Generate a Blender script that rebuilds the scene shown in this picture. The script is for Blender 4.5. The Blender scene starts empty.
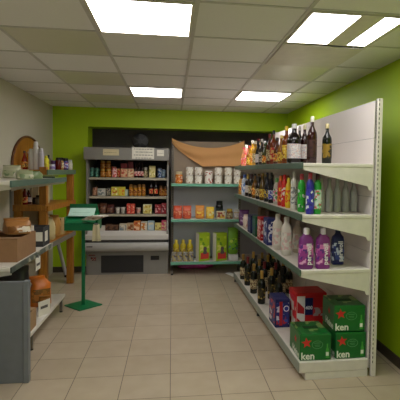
import bpy, bmesh, math, random
from mathutils import Vector, Matrix
random.seed(7)
S = bpy.context.scene
COL = S.collection
PI = math.pi

# ------------------------------------------------------------------ camera
F, YAW, PITCH, ROLL, PX, PY, CZ = 436.82, .1354, -.0392, .0143, 231.33, 188.56, 1.469
FW = Vector((math.sin(YAW)*math.cos(PITCH), math.cos(YAW)*math.cos(PITCH), math.sin(PITCH)))
_r = FW.cross(Vector((0, 0, 1))).normalized(); _u = _r.cross(FW)
RT = _r*math.cos(ROLL)+_u*math.sin(ROLL); UP = -_r*math.sin(ROLL)+_u*math.cos(ROLL)
EYE = Vector((0, 0, CZ))
def on(x, y, ax, v):
    d = FW+RT*((x-PX)/F)-UP*((y-PY)/F)
    return EYE+d*((v-EYE[ax])/d[ax])
def projx(P):
    d = Vector(P)-EYE
    return PX+F*d.dot(RT)/d.dot(FW)
cd = bpy.data.cameras.new('camera'); cam = bpy.data.objects.new('camera', cd); COL.objects.link(cam)
cd.sensor_fit = 'HORIZONTAL'; cd.sensor_width = 36; cd.lens = 36*F/400
cd.shift_x = (200-PX)/400; cd.shift_y = (PY-200)/400
cam.matrix_world = Matrix(((RT.x, UP.x, -FW.x, 0), (RT.y, UP.y, -FW.y, 0), (RT.z, UP.z, -FW.z, CZ), (0, 0, 0, 1)))
cd.clip_start = .05
S.camera = cam

# --------------------------------------------------------------- materials
def lin(c):
    return tuple(((v/255)/12.92 if v/255 <= .04045 else ((v/255+.055)/1.055)**2.4) for v in c)+(1,)
MC = {}
def mat(name, c, rough=.5, metal=0, var=.12, scale=14, spec=.5, trans=0, bump=0, coat=0, emit=None):
    """Plain painted, plastic, glass or metal surface with a little tonal variation."""
    key = (name, c, rough, metal)
    if key in MC: return MC[key]
    m = bpy.data.materials.new(name); m.use_nodes = True
    nt = m.node_tree; b = nt.nodes['Principled BSDF']
    tc = nt.nodes.new('ShaderNodeTexCoord'); nz = nt.nodes.new('ShaderNodeTexNoise')
    nz.inputs['Scale'].default_value = scale; nz.inputs['Detail'].default_value = 3
    nt.links.new(tc.outputs['Object'], nz.inputs['Vector'])
    mx = nt.nodes.new('ShaderNodeMix'); mx.data_type = 'RGBA'
    L = lin(c)
    mx.inputs['A'].default_value = tuple(v*(1-var) for v in L[:3])+(1,)
    mx.inputs['B'].default_value = tuple(min(1, v*(1+var)) for v in L[:3])+(1,)
    nt.links.new(nz.outputs['Fac'], mx.inputs['Factor'])
    nt.links.new(mx.outputs['Result'], b.inputs['Base Color'])
    b.inputs['Roughness'].default_value = rough; b.inputs['Metallic'].default_value = metal
    b.inputs['Specular IOR Level'].default_value = spec
    b.inputs['Transmission Weight'].default_value = trans
    b.inputs['Coat Weight'].default_value = coat
    if emit:
        b.inputs['Emission Color'].default_value = emit[0]; b.inputs['Emission Strength'].default_value = emit[1]
    if bump:
        bp = nt.nodes.new('ShaderNodeBump'); bp.inputs['Strength'].default_value = bump; bp.inputs['Distance'].default_value = .004
        nt.links.new(nz.outputs['Fac'], bp.inputs['Height']); nt.links.new(bp.outputs['Normal'], b.inputs['Normal'])
    MC[key] = m
    return m
def printed(name, cols, scale=34, rough=.4, stretch=(1, 1, 1)):
    """Printed packaging: hard-edged patches of the pack's own inks."""
    key = ('printed', name, tuple(cols), scale, stretch)
    if key in MC: return MC[key]
    m = bpy.data.materials.new(name); m.use_nodes = True
    nt = m.node_tree; b = nt.nodes['Principled BSDF']
    tc = nt.nodes.new('ShaderNodeTexCoord'); mp = nt.nodes.new('ShaderNodeMapping')
    mp.inputs['Scale'].default_value = stretch
    mp.inputs['Location'].default_value = (random.random()*3, random.random()*3, random.random()*3)
    vo = nt.nodes.new('ShaderNodeTexVoronoi'); vo.distance = 'CHEBYCHEV'; vo.inputs['Scale'].default_value = scale*1.5
    rp = nt.nodes.new('ShaderNodeValToRGB'); rp.color_ramp.interpolation = 'CONSTANT'
    sp = nt.nodes.new('ShaderNodeSeparateColor')
    nt.links.new(tc.outputs['Object'], mp.inputs['Vector']); nt.links.new(mp.outputs['Vector'], vo.inputs['Vector'])
    nt.links.new(vo.outputs['Color'], sp.inputs['Color']); nt.links.new(sp.outputs['Red'], rp.inputs['Fac'])
    el = rp.color_ramp.elements
    n = len(cols); w = [.5]+[.5/(n-1)]*(n-1) if n > 1 else [1]
    el[0].position = 0; el[0].color = lin(cols[0]); p = w[0]
    el[1].position = p; el[1].color = lin(cols[min(1, n-1)])
    for i in range(2, n):
        p += w[i-1]; e = el.new(p); e.color = lin(cols[i])
    nt.links.new(rp.outputs['Color'], b.inputs['Base Color']); b.inputs['Roughness'].default_value = rough
    MC[key] = m
    return m
def nodes_mat(name):
    m = bpy.data.materials.new(name); m.use_nodes = True
    return m, m.node_tree, m.node_tree.nodes['Principled BSDF']
def mth(nt, op, a, b=None, c=None):
    n = nt.nodes.new('ShaderNodeMath'); n.operation = op
    for i, v in enumerate((a, b, c)):
        if v is None: continue
        if isinstance(v, (int, float)): n.inputs[i].default_value = v
        else: nt.links.new(v, n.inputs[i])
    return n.outputs[0]
def grid_mat(name, size, ox, oy, gap, c_lo, c_hi, c_gap, rough, noise_scale, noise_amt, spec=.5):
    """Square tiles with joints, each tile a slightly different tone."""
    m, nt, b = nodes_mat(name)
    tc = nt.nodes.new('ShaderNodeTexCoord'); sx = nt.nodes.new('ShaderNodeSeparateXYZ')
    nt.links.new(tc.outputs['Object'], sx.inputs[0])
    ux = mth(nt, 'DIVIDE', mth(nt, 'SUBTRACT', sx.outputs[0], ox), size)
    uy = mth(nt, 'DIVIDE', mth(nt, 'SUBTRACT', sx.outputs[1], oy), size)
    def edge(u):
        f = mth(nt, 'FRACT', u)
        return mth(nt, 'LESS_THAN', mth(nt, 'MINIMUM', f, mth(nt, 'SUBTRACT', 1.0, f)), gap/size/2)
    g = mth(nt, 'MAXIMUM', edge(ux), edge(uy))
    cv = nt.nodes.new('ShaderNodeCombineXYZ')
    nt.links.new(mth(nt, 'FLOOR', ux), cv.inputs[0]); nt.links.new(mth(nt, 'FLOOR', uy), cv.inputs[1])
    wn = nt.nodes.new('ShaderNodeTexWhiteNoise'); wn.noise_dimensions = '3D'; nt.links.new(cv.outputs[0], wn.inputs['Vector'])
    nz = nt.nodes.new('ShaderNodeTexNoise'); nz.inputs['Scale'].default_value = noise_scale; nz.inputs['Detail'].default_value = 5
    nt.links.new(tc.outputs['Object'], nz.inputs['Vector'])
    f = mth(nt, 'ADD', mth(nt, 'MULTIPLY', wn.outputs['Value'], 1-noise_amt), mth(nt, 'MULTIPLY', nz.outputs['Fac'], noise_amt))
    mx = nt.nodes.new('ShaderNodeMix'); mx.data_type = 'RGBA'
    mx.inputs['A'].default_value = lin(c_lo); mx.inputs['B'].default_value = lin(c_hi); nt.links.new(f, mx.inputs['Factor'])
    m2 = nt.nodes.new('ShaderNodeMix'); m2.data_type = 'RGBA'
    nt.links.new(g, m2.inputs['Factor']); nt.links.new(mx.outputs['Result'], m2.inputs['A']); m2.inputs['B'].default_value = lin(c_gap)
    nt.links.new(m2.outputs['Result'], b.inputs['Base Color'])
    b.inputs['Specular IOR Level'].default_value = spec
    nt.links.new(mth(nt, 'ADD', rough, mth(nt, 'MULTIPLY', g, .3)), b.inputs['Roughness'])
    return m
def wood_mat(name, c1, c2):
    m, nt, b = nodes_mat(name)
    tc = nt.nodes.new('ShaderNodeTexCoord'); mp = nt.nodes.new('ShaderNodeMapping'); mp.inputs['Scale'].default_value = (12, 12, 1.5)
    nz = nt.nodes.new('ShaderNodeTexNoise'); nz.inputs['Scale'].default_value = 3; nz.inputs['Detail'].default_value = 6; nz.inputs['Distortion'].default_value = 1.2
    nt.links.new(tc.outputs['Object'], mp.inputs[0]); nt.links.new(mp.outputs[0], nz.inputs['Vector'])
    rp = nt.nodes.new('ShaderNodeValToRGB'); rp.color_ramp.elements[0].color = lin(c1); rp.color_ramp.elements[1].color = lin(c2)
    rp.color_ramp.elements[0].position = .3; rp.color_ramp.elements[1].position = .7
    nt.links.new(nz.outputs['Fac'], rp.inputs['Fac']); nt.links.new(rp.outputs['Color'], b.inputs['Base Color'])
    b.inputs['Roughness'].default_value = .45
    return m

WHITE_METAL = mat('white enamel', (222, 216, 206), .4)
RAIL = mat('slate green rail', (74, 98, 84), .45)
MINT = mat('mint green rail', (112, 176, 148), .45)
DARK = mat('dark void', (16, 15, 15), .7)
BLACK = mat('black plastic', (18, 17, 18), .45)
GREYM = mat('grey metal', (128, 128, 126), .45, .3)
SLOT = mat('slot black', (14, 14, 14), .8)
WOOD = wood_mat('orange stained wood', (146, 92, 20), (184, 124, 42))
PAPER = mat('white paper', (226, 222, 208), .8)
CARD = mat('corrugated card', (150, 108, 68), .85)
CREAM = mat('cream card', (214, 200, 160), .7)

# ------------------------------------------------------------ mesh helpers
class MB:
    def __init__(s): s.v = []; s.f = []; s.mi = []; s.sm = []
    def add(s, v, f, mi=0, sm=False):
        n = len(s.v); s.v += [tuple(p) for p in v]; s.f += [[i+n for i in q] for q in f]; s.mi += [mi]*len(f); s.sm += [sm]*len(f); return s
    def box(s, x0, x1, y0, y1, z0, z1, mi=0, b=0):
        if b:
            bm = bmesh.new(); bmesh.ops.create_cube(bm, size=1)
            for v in bm.verts: v.co = Vector((x0+(v.co.x+.5)*(x1-x0), y0+(v.co.y+.5)*(y1-y0), z0+(v.co.z+.5)*(z1-z0)))
            bmesh.ops.bevel(bm, geom=bm.edges[:], offset=b, segments=2, affect='EDGES', profile=.5)
            bm.verts.index_update()
            s.add([v.co for v in bm.verts], [[v.index for v in f.verts] for f in bm.faces], mi); bm.free(); return s
        v = [(x, y, z) for z in (z0, z1) for y in (y0, y1) for x in (x0, x1)]
        return s.add(v, [(0, 2, 3, 1), (4, 5, 7, 6), (0, 1, 5, 4), (2, 6, 7, 3), (0, 4, 6, 2), (1, 3, 7, 5)], mi)
    def lathe(s, prof, seg=18, mi=0, c=(0, 0, 0), sx=1, sy=1, sq=0, smooth=True):
        v = []; f = []; n = len(prof)
        for r, z in prof:
            for k in range(seg):
                a = 2*PI*(k+.5)/seg; ca, sa = math.cos(a), math.sin(a)
                g = 1
                if sq: g = 1/((abs(ca)**sq+abs(sa)**sq)**(1/sq))
                v.append((c[0]+r*g*ca*sx, c[1]+r*g*sa*sy, c[2]+z))
        for i in range(n-1):
            for k in range(seg):
                k2 = (k+1) % seg; f.append((i*seg+k, i*seg+k2, (i+1)*seg+k2, (i+1)*seg+k))
        f.append(list(range(seg))[::-1]); f.append([(n-1)*seg+k for k in range(seg)])
        return s.add(v, f, mi, smooth)
    def tube(s, pts, r, seg=8, mi=0):
        pts = [Vector(p) for p in pts]; v = []; f = []
        for i, p in enumerate(pts):
            d = (pts[min(i+1, len(pts)-1)]-pts[max(i-1, 0)]).normalized()
            a = d.cross(Vector((0, 0, 1)) if abs(d.z) < .9 else Vector((1, 0, 0))).normalized(); b = d.cross(a)
            for k in range(seg):
                t = 2*PI*k/seg; v.append(p+a*r*math.cos(t)+b*r*math.sin(t))
        for i in range(len(pts)-1):
            for k in range(seg):
                k2 = (k+1) % seg; f.append((i*seg+k, i*seg+k2, (i+1)*seg+k2, (i+1)*seg+k))
        f.append(list(range(seg))[::-1]); f.append([(len(pts)-1)*seg+k for k in range(seg)])
        return s.add(v, f, mi, True)
    def prism(s, poly, axis, a, b, mi=0):
        """poly: 2-D outline in the two other axes, extruded from a to b."""
        def P(p, t):
            return (t, p[0], p[1]) if axis == 0 else ((p[0], t, p[1]) if axis == 1 else (p[0], p[1], t))
        n = len(poly)
        v = [P(p, a) for p in poly]+[P(p, b) for p in poly]
        f = [list(range(n))[::-1], [n+i for i in range(n)]]+[(i, (i+1) % n, n+(i+1) % n, n+i) for i in range(n)]
        return s.add(v, f, mi)
    def mesh(s, name, mats):
        me = bpy.data.meshes.new(name); me.from_pydata(s.v, [], s.f); me.update()
        for m in (mats if isinstance(mats, (list, tuple)) else [mats]): me.materials.append(m)
        me.polygons.foreach_set('material_index', s.mi); me.polygons.foreach_set('use_smooth', s.sm)
        bm = bmesh.new(); bm.from_mesh(me); bmesh.ops.recalc_face_normals(bm, faces=bm.faces)
        if any(s.sm):
            for e in bm.edges:
                if len(e.link_faces) == 2 and e.calc_face_angle(0) > .7: e.smooth = False
        bm.to_mesh(me); bm.free()
        return me
    def build(s, name, mats, parent=None, loc=(0, 0, 0), rz=0):
        return put(name, s.mesh(name, mats), parent, loc, rz)
def put(name, me, parent=None, loc=(0, 0, 0), rz=0):
    o = bpy.data.objects.new(name, me); COL.objects.link(o); o.location = loc; o.rotation_euler = (0, 0, rz)
    if parent: o.parent = parent
    return o
def tag(o, label, cat, group=None):
    o['label'] = label; o['category'] = cat
    if group: o['group'] = group
    return o
def thing(name, label, cat, loc=(0, 0, 0), rz=0, group=None):
    return tag(put(name, None, None, loc, rz), label, cat, group)
def struct(o):
    o['kind'] = 'structure'; return o
TXT = {}
def text(name, body, size, m, parent, loc, rot, spin=0, bold=0.0, sx=1.0):
    key = (body, size, bold, sx)
    if key not in TXT:
        c = bpy.data.curves.new('lettering', 'FONT'); c.body = body; c.size = size; c.extrude = .0006; c.offset = bold
        c.align_x = 'CENTER'; c.align_y = 'CENTER'; c.resolution_u = 2
        t = bpy.data.objects.new('lettering', c); COL.objects.link(t)
        bpy.context.view_layer.update()
        me = bpy.data.meshes.new_from_object(t.evaluated_get(bpy.context.evaluated_depsgraph_get()))
        bpy.data.objects.remove(t); bpy.data.curves.remove(c)
        for v in me.vertices: v.co.x *= sx
        me.materials.clear(); TXT[key] = me
    me = TXT[key].copy(); me.materials.append(m)
    o = put(name, me, parent, loc)
    o.rotation_euler = rot
    if spin: o.rotation_euler = (Matrix.Rotation(rot[2], 3, 'Z') @ Matrix.Rotation(rot[0], 3, 'X') @ Matrix.Rotation(spin, 3, 'Z')).to_euler()
    return o

# --------------------------------------------------------------- room shell
ZC = 2.349; XL, XR, YB, YF = -1.665, 1.72, 6.44, -2.6
OX0, OX1, OZ, YR = -1.185, 1.55, 2.076, 7.6       # dark opening in the back wall
FLOOR_M = grid_mat('floor tiles', .3333, .0013, 3.4702, .005, (172, 156, 134), (196, 180, 158), (96, 82, 68), .27, 7, .7, .5)
CEIL_M = grid_mat('ceiling tiles', .6, .125, 2.9036, .004, (218, 216, 218), (240, 238, 240), (150, 147, 146), .8, 60, .35)
GREEN_M = mat('lime green paint', (172, 204, 6), .55, var=.05, scale=3)
LEFT_M = mat('cream paint', (196, 190, 172), .7, var=.04, scale=3)
struct(MB().box(XL-.1, XR+.1, YF-.1, YR+.1, -.1, 0).build('floor', FLOOR_M))
struct(MB().box(XL-.1, XR+.1, YF-.1, YB+.1, ZC, ZC+.1).build('ceiling', CEIL_M))
struct(MB().box(XL-.1, XL, YF-.1, YB+.1, 0, ZC).build('wall_left', LEFT_M))
struct(MB().box(XR, XR+.1, YF-.1, YB+.1, 0, ZC).build('wall_right', GREEN_M))
b = MB()
b.box(XL, OX0, YB, YB+.34, 0, ZC); b.box(OX1, XR, YB, YB+.34, 0, ZC); b.box(OX0, OX1, YB, YB+.34, OZ, ZC)
struct(b.build('wall_back', GREEN_M))
b = MB()
b.box(XL, OX0-.25, YB+.341, YR, 0, ZC); b.box(OX1+.12, XR+.1, YB+.341, YR, 0, ZC)
b.box(OX0-.25, OX1+.12, YR, YR+.08, 0, ZC); b.box(OX0-.25, OX1+.12, YB+.341, YR, OZ+.12, OZ+.2)
struct(b.build('wall_recess', mat('dark grey paint', (150, 142, 138), .8)))
b = MB()
b.box(XL, XR, YF-.1, YF, 0, .5); b.box(XL, XR, YF-.1, YF, 2.2, ZC); b.box(XL, -1.3, YF-.1, YF, .5, 2.2); b.box(1.35, XR, YF-.1, YF, .5, 2.2)
struct(b.build('wall_front', LEFT_M))
b = MB(); b.box(-1.3, 1.35, YF-.07, YF-.03, .5, .56); b.box(-1.3, 1.35, YF-.07, YF-.03, 2.14, 2.2)
for x in (-1.3, 0, 1.29): b.box(x, x+.06, YF-.07, YF-.03, .56, 2.14)
struct(b.build('window_1', WHITE_METAL))
SKIRT = mat('dark skirting tile', (70, 60, 48), .5)
struct(MB().box(XL+.001, OX0-.002, YB-.012, YB-.0005, 0, .08).build('baseboard_back', SKIRT))
struct(MB().box(XR-.012, XR-.0005, YF, YB, 0, .08).build('baseboard_right', SKIRT))
# suspended ceiling T-bars
b = MB()
for k in range(-2, 3): b.box(.125+.6*k-.011, .125+.6*k+.011, YF, YB-.005, ZC-.006, ZC-.0004)
for k in range(-9, 6): b.box(XL+.005, XR-.005, 2.9036+.6*k-.009, 2.9036+.6*k+.009, ZC-.005, ZC-.0004)
struct(b.build('trim_1', mat('ceiling grid bars', (196, 193, 192), .6)))
# ceiling lamps
EM = mat('lamp diffuser', (255, 250, 240), .6, var=0, emit=((1, .975, .965, 1), 10.5))
FRM = mat('lamp frame', (214, 208, 196), .5)
lamps = [(-.475, .125, 4.7036, 5.3036, 1, 'ceiling light panel nearer the back wall, left of the two back ones'),
         (.725, 1.325, 4.7036, 5.3036, 1, 'ceiling light panel nearer the back wall, above the bottles on the right'),
         (-.475, .125, 2.3036, 2.9036, 1, 'large bright ceiling light panel at the top left of the photo'),
         (.725, 1.325, 2.3036, 2.9036, 2, 'ceiling light with two bright panes and a grey bar between them, top right'),
         (-.475, .125, -.0964, .5036, 1, 'ceiling light panel over the front aisle, left'),
         (.725, 1.325, -.0964, .5036, 1, 'ceiling light panel over the front aisle, right')]
for x0, x1, y0, y1, n, lb in lamps:
    t = thing('ceiling_light', lb, 'light', ((x0+x1)/2, (y0+y1)/2, ZC-.0125), 0, 'ceiling light panels')
    hx, hy = .285, .285
    fr = MB(); fr.box(-hx, hx, -hy, -hy+.014, 0, .0118); fr.box(-hx, hx, hy-.014, hy, 0, .0118)
    fr.box(-hx, -hx+.014, -hy+.014, hy-.014, 0, .0118); fr.box(hx-.014, hx, -hy+.014, hy-.014, 0, .0118)
    fr.box(-hx+.014, hx-.014, -hy+.014, hy-.014, .009, .0115)
    if n == 2: fr.box(.005, .145, -hy+.014, hy-.014, 0.0005, .009)
    fr.build('frame', FRM, t)
    if n == 1: MB().box(-hx+.015, hx-.015, -hy+.015, hy-.015, .002, .0085).build('diffuser', EM, t)
    else:
        MB().box(-hx+.015, .004, -hy+.015, hy-.015, .002, .0085).build('diffuser', EM, t)
        MB().box(.146, hx-.015, -hy+.015, hy-.015, .002, .0085).build('diffuser', EM, t)
# a smooth replacement tile that has dropped on its right side
o = MB().box(0, .57, .012, .588, 0, .006).build('ceiling_tile', mat('smooth grey tile', (206, 200, 188), .5), None, (.74, 2.9036, ZC-.012))
o.rotation_euler = (0, math.radians(1.0), 0)
tag(o, 'smooth ceiling tile sagging at its right edge, beyond the two-pane light', 'ceiling tile')
SMT = mat('smooth ceiling tile', (208, 205, 190), .32, 0, .03); 
for n_, (x, y) in enumerate(((-1.075, 2.9036), (-1.075, 4.1036), (-1.075, 5.3036), (.725, 3.5036))):
    struct(MB().box(x+.012, x+.588, y+.01, y+.59, ZC-.004, ZC-.0006).build('ceiling_tile_%d' % (n_+1), SMT))

# ------------------------------------------------------------ product kit
LM = {}
def cache(key, fn):
    if key not in LM: LM[key] = fn()
    return LM[key]
STY = {  # body profile (fraction of r, fraction of H), cap range, cap radius, label range
 'spirit': ([(.9, 0), (1, .02), (1, .58), (.93, .65), (.55, .74), (.36, .79), (.34, .9)], (.88, 1, .4), (.14, .5)),
 'slim':   ([(.9, 0), (1, .02), (1, .48), (.85, .58), (.5, .72), (.36, .8), (.36, .92)], (.9, 1, .42), (.12, .42)),
 'wine':   ([(.9, 0), (1, .02), (1, .6), (.92, .66), (.5, .75), (.36, .79), (.36, .8)], (.7, 1, .44), (.16, .48)),
 'cola':   ([(.85, 0), (.95, .02), (1, .2), (.93, .35), (1, .52), (.9, .64), (.5, .8), (.34, .88), (.34, .93)], (.91, 1, .42), (.3, .55)),
 'deterg': ([(.85, 0), (1, .03), (1, .4), (.95, .5), (.98, .66), (.86, .76), (.48, .83), (.44, .86)], (.84, 1, .5), (.12, .6)),
 'conical': ([(.85, 0), (1, .03), (1, .5), (.92, .6), (.6, .74), (.46, .8), (.46, .92)], (.9, 1, .5), (.1, .32)),
 'can':    ([(.88, 0), (1, .03), (1, .93), (.92, .97)], (.96, 1, .94), (.06, .9)),
 'jar':    ([(.88, 0), (1, .05), (1, .66), (.9, .74), (.78, .78)], (.76, 1, .86), (.14, .6)),
 'aerosol': ([(.95, 0), (1, .02), (1, .74), (.85, .8), (.7, .82)], (.8, 1, .78), (.1, .7)),
 'cup':    ([(.72, 0), (.78, .03), (1, .92), (1, .94)], (.93, 1, 1.08), (.2, .8)),
}
def bottle(name, style, loc, h, r, body, cap, label, lb, cat='bottle', group=None, sx=1, sy=1, rz=0, sq=0, br=.12, bt=0):
    prof, (c0, c1, cr), (l0, l1) = STY[style]
    seg = 20
    pr = [(max(f, .02)*r, z*h) for f, z in prof]
    bm_ = mat('bottle body', body, br, 0, .08, 8, trans=bt) if isinstance(body, tuple) else body
    cm = mat('bottle cap', cap, .35) if isinstance(cap, tuple) else cap
    lm = None if label is None else (mat('plain label', label, .55) if isinstance(label, tuple) else label)
    me = cache((style, h, r, bm_.name, sx, sy, sq, 'b'), lambda: MB().lathe(pr, seg, 0, (0, 0, 0), sx, sy, sq).mesh(name, bm_))
    o = put(name, me, None, loc, rz); tag(o, lb, cat, group)
    # cap rounded at its top
    cp = [(cr*r, c0*h), (cr*r, (c1-.02)*h), (cr*r*.8, c1*h)]
    if style == 'wine': cp = [(.58*r, .72*h), (.42*r, .775*h), (.41*r, .93*h), (.46*r, .935*h), (.46*r, .99*h), (.4*r, h)]
    if style == 'aerosol': cp = [(cr*r, c0*h), (cr*r, .93*h), (cr*r*.8, .98*h), (cr*r*.4, h)]
    k2 = .5*(sx+sy) if style == 'deterg' else 1
    put('lid' if style in ('can', 'jar', 'cup') else 'cap', cache((style, h, r, cm.name, sx, sy, 'c'), lambda: MB().lathe(cp, seg, 0, (0, 0, 0), k2 if sx != sy else sx, k2 if sx != sy else sy, 0).mesh('cap', cm)), o)
    if lm:
        def mk():
            zs = [l0*h]+[z for _, z in pr if l0*h < z < l1*h]+[l1*h]
            def rad(z):
                for (ra, za), (rb, zb) in zip(pr, pr[1:]):
                    if za <= z <= zb: return ra+(rb-ra)*(z-za)/max(zb-za, 1e-6)
                return r
            pp = [(rad(z)+.0011, z) for z in zs]
            pp = [(pp[0][0]-.002, pp[0][1])]+pp+[(pp[-1][0]-.002, pp[-1][1])]
            return MB().lathe(pp, seg, 0, (0, 0, 0), sx, sy, sq).mesh('label', lm)
        put('label', cache((style, h, r, lm.name, sx, sy, sq, 'l'), mk), o)
    return o
def carton(name, loc, w, d, h, body, panel, lb, cat='box', group=None, rz=0, panel2=None, top=None):
    """A box standing on its base: body, printed front and left panels, and a top flap seam."""
    bm_ = mat('pack card', body, .5) if isinstance(body, tuple) else body
    pm = mat('pack print', panel, .5) if isinstance(panel, tuple) else panel
    o = MB().box(-w/2, w/2, -d/2, d/2, 0, h, 0, min(w, d, h)*.04).build(name, bm_, None, loc, rz); tag(o, lb, cat, group)
    MB().box(-w*.42, w*.42, -d/2-.0012, -d/2+.001, h*.12, h*.88).build('printed_panel', pm, o)
    if panel2:
        p2 = mat('pack print', panel2, .5) if isinstance(panel2, tuple) else panel2
        MB().box(-w/2-.0012, -w/2+.001, -d*.42, d*.42, h*.12, h*.88).build('side_panel', p2, o)
    tm = bm_ if top is None else (mat('pack card', top, .5) if isinstance(top, tuple) else top)
    MB().box(-w*.46, w*.46, -d*.06, d*.46, h-.001, h+.0012).build('top_flap', tm, o)
    return o
def bag(name, loc, w, d, h, body, label, lb, cat='bag', group=None, rz=0, crimp=True, lean=0):
    """A filled soft pack: flat foot, bulging sides, crimped top."""
    bm_ = mat('film', body, .35) if isinstance(body, tuple) else body
    m = MB(); n = 20; rows = [(.8, 0), (.98, .06), (1, .3), (1, .55), (.98, .75), (.95, .88), (.97, .93), (.98, 1)]
    dep = [.75, .98, 1, .95, .7, .25, .06, .08]
    v = []; f = []
    for (kw, z), kd in zip(rows, dep):
        if not crimp: kd = max(kd, .35)
        for k in range(n):
            a = 2*PI*k/n; ca, sa = math.cos(a), math.sin(a); g = 1/((abs(ca)**3.2+abs(sa)**3.2)**(1/3.2))
            j = 1+.035*math.sin(3*a+z*9+w*50)
            v.append((w/2*kw*g*ca*j, d/2*kd*g*sa*j+lean*z*h, z*h))
    for i in range(len(rows)-1):
        for k in range(n): f.append((i*n+k, i*n+(k+1) % n, (i+1)*n+(k+1) % n, (i+1)*n+k))
    f += [list(range(n))[::-1], [(len(rows)-1)*n+k for k in range(n)]]
    o = m.add(v, f, 0, True).build(name, bm_, None, loc, rz); tag(o, lb, cat, group)
    if label:
        lm = mat('film print', label, .4) if isinstance(label, tuple) else label
        q = MB(); vv = []; ff = []; nn = 9
        for i, z in enumerate((.18, .3, .45, .6)):
            kd = {.18: 1, .3: 1, .45: .97, .6: .88}[z]
            for k in range(nn):
                a = -PI/2+(k/(nn-1)-.5)*1.7; ca, sa = math.cos(a), math.sin(a); g = 1/((abs(ca)**3.2+abs(sa)**3.2)**(1/3.2))
                j = 1.02+.035*math.sin(3*a+z*9+w*50)
                vv.append((w/2*g*ca*j*.99, d/2*kd*g*sa*j+lean*z*h-.002, z*h))
        for i in range(3):
            for k in range(nn-1): ff.append((i*nn+k, i*nn+k+1, (i+1)*nn+k+1, (i+1)*nn+k))
        q.add(vv, ff, 0, True).build('printed_label', lm, o)
    return o

# ================================================================ right gondola
GA = .0245; GO = Vector((.902, 2.93, 0)); GL = 2.8; GB = GL/2
def G(s, d, z):
    return Vector((GO.x+d*math.cos(GA)-s*math.sin(GA), GO.y+d*math.sin(GA)+s*math.cos(GA), z))
def gx(px, d, z):
    """point on the shelf at depth d from the aisle edge that shows in image column px"""
    lo, hi = -.3, 4
    far = projx(G(GL-.06, d, z))
    if px < 262 and far > 240: px = 262-(262-px)*(262-far)/22
    for _ in range(50):
        m = (lo+hi)/2
        if projx(G(m, d, z)) > px: lo = m
        else: hi = m
    return G(lo, d, z)
gon = thing('gondola_shelf', 'long white metal shop shelving along the right, slate green price rails on its edges', 'shelf', GO, GA)
SH = [1.536, 1.174, .783]
DP = .515
PANEL = mat('white back panel', (228, 220, 216), .45, var=.03, scale=2)
for k in range(2):
    y0, y1 = GB*k, GB*(k+1)
    b = MB(); zz = [0.06, .42, .66, .9, 1.3, 1.72, 1.985]
    for a, c in zip(zz, zz[1:]): b.box(DP, DP+.018, y0+.006, y1-.006, a+.0015, c-.0015)
    b.box(DP+.006, DP+.02, y0+.006, y1-.006, .06, 1.985, 1)
    b.build('back_panel', [PANEL, GREYM], gon)
    for z in SH:
        s = MB().box(0, DP-.002, y0+.003, y1-.003, z-.026, z-.001, 0, .004).build('shelf_board', WHITE_METAL, gon)
        MB().box(-.012, -.001, y0+.003, y1-.003, z-.042, z+.004, 0, .002).build('price_rail', RAIL, s)
        for y in (y0+.006, y1-.009):
            MB().prism([(0, z-.026), (DP-.002, z-.026), (DP-.002, z-.19), (.488, z-.186), (.476, z-.16), (0, z-.048)], 1, y, y+.003).build('bracket', WHITE_METAL, s)
    s = MB().box(0, DP-.002, y0+.003, y1-.003, .05, .129, 0, .006).build('base_deck', WHITE_METAL, gon)
    MB().box(-.006, -.0005, y0+.003, y1-.003, .055, .128, 0, .002).build('price_rail', mat('pale edge rail', (150, 158, 146), .45), s)
    MB().box(.045, .055, y0+.02, y1-.02, .001, .05).build('kick_plate', WHITE_METAL, s)
    MB().box(.045, DP-.002, y0+.004, y0+.008, .001, .05).build('side_plate', WHITE_METAL, s)
for k in range(3):
    y = min(max(GB*k, .008), GL-.008)
    b = MB().box(DP+.0205, DP+.058, y-.014, y+.014, 0.0, 2.0, 0, .003)
    for i in range(58):
        z = .1+i*.033
        b.box(DP+.029, DP+.034, y-.0148, y-.0138, z, z+.017, 1)
    b.build('upright', [WHITE_METAL, SLOT], gon)
    if k == 0: continue
    MB().box(DP-.46, DP+.05, y-.012, y+.012, .022, .048, 0, .003).build('base_leg', GREYM, gon)
    ft = MB().lathe([(.018, 0), (.02, .006), (.014, .02), (.009, .049)], 12, 0, (.02, y, 0.0)); ft.build('foot', BLACK, gon)
GRP_T = 'liquor bottles on the top shelf'
BR, AMB, DKR, GRN = (20, 12, 10), (120, 56, 10), (44, 10, 8), (14, 20, 12)
LBW = printed('white wine label', ((222, 218, 212), (204, 202, 204), (170, 170, 184), (206, 160, 150)), 120)
LBY = printed('yellow label', ((226, 184, 40), (150, 70, 10), (240, 220, 120)), 60)
LBC = printed('cream label', ((220, 206, 160), (120, 90, 60)), 70)
LBR = printed('red label', ((190, 36, 30), (230, 200, 120)), 60)
LBK = printed('black label', ((24, 22, 24), (190, 180, 160)), 60)
LBO = printed('orange label', ((224, 130, 30), (250, 220, 130), (60, 30, 20)), 60)
LBP = printed('pink label', ((226, 70, 90), (250, 190, 190), (240, 150, 60)), 50)
ZT = SH[0]
def top(px, d, h, r, st, body, cap, lab, lb, **k):
    return bottle('liquor_bottle', st, gx(px, d, ZT), h, r, body, cap, lab, lb, 'bottle', GRP_T, **k)
top(311.5, .12, .345, .036, 'spirit', DKR, (224, 220, 210), printed('dark wine label', ((40, 14, 14), (60, 30, 26)), 40), 'tallest dark red bottle with white cap at the near end of the top shelf')
top(326.5, .27, .305, .036, 'spirit', GRN, (214, 196, 150), printed('dark gold label', ((30, 28, 18), (150, 120, 40)), 30), 'near-black bottle with cream cap standing alone against the white back panel')
top(304, .19, .325, .033, 'spirit', DKR, (222, 214, 170), LBW, 'dark bottle with cream cap and pale label, left of the tallest top-shelf bottle')
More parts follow.
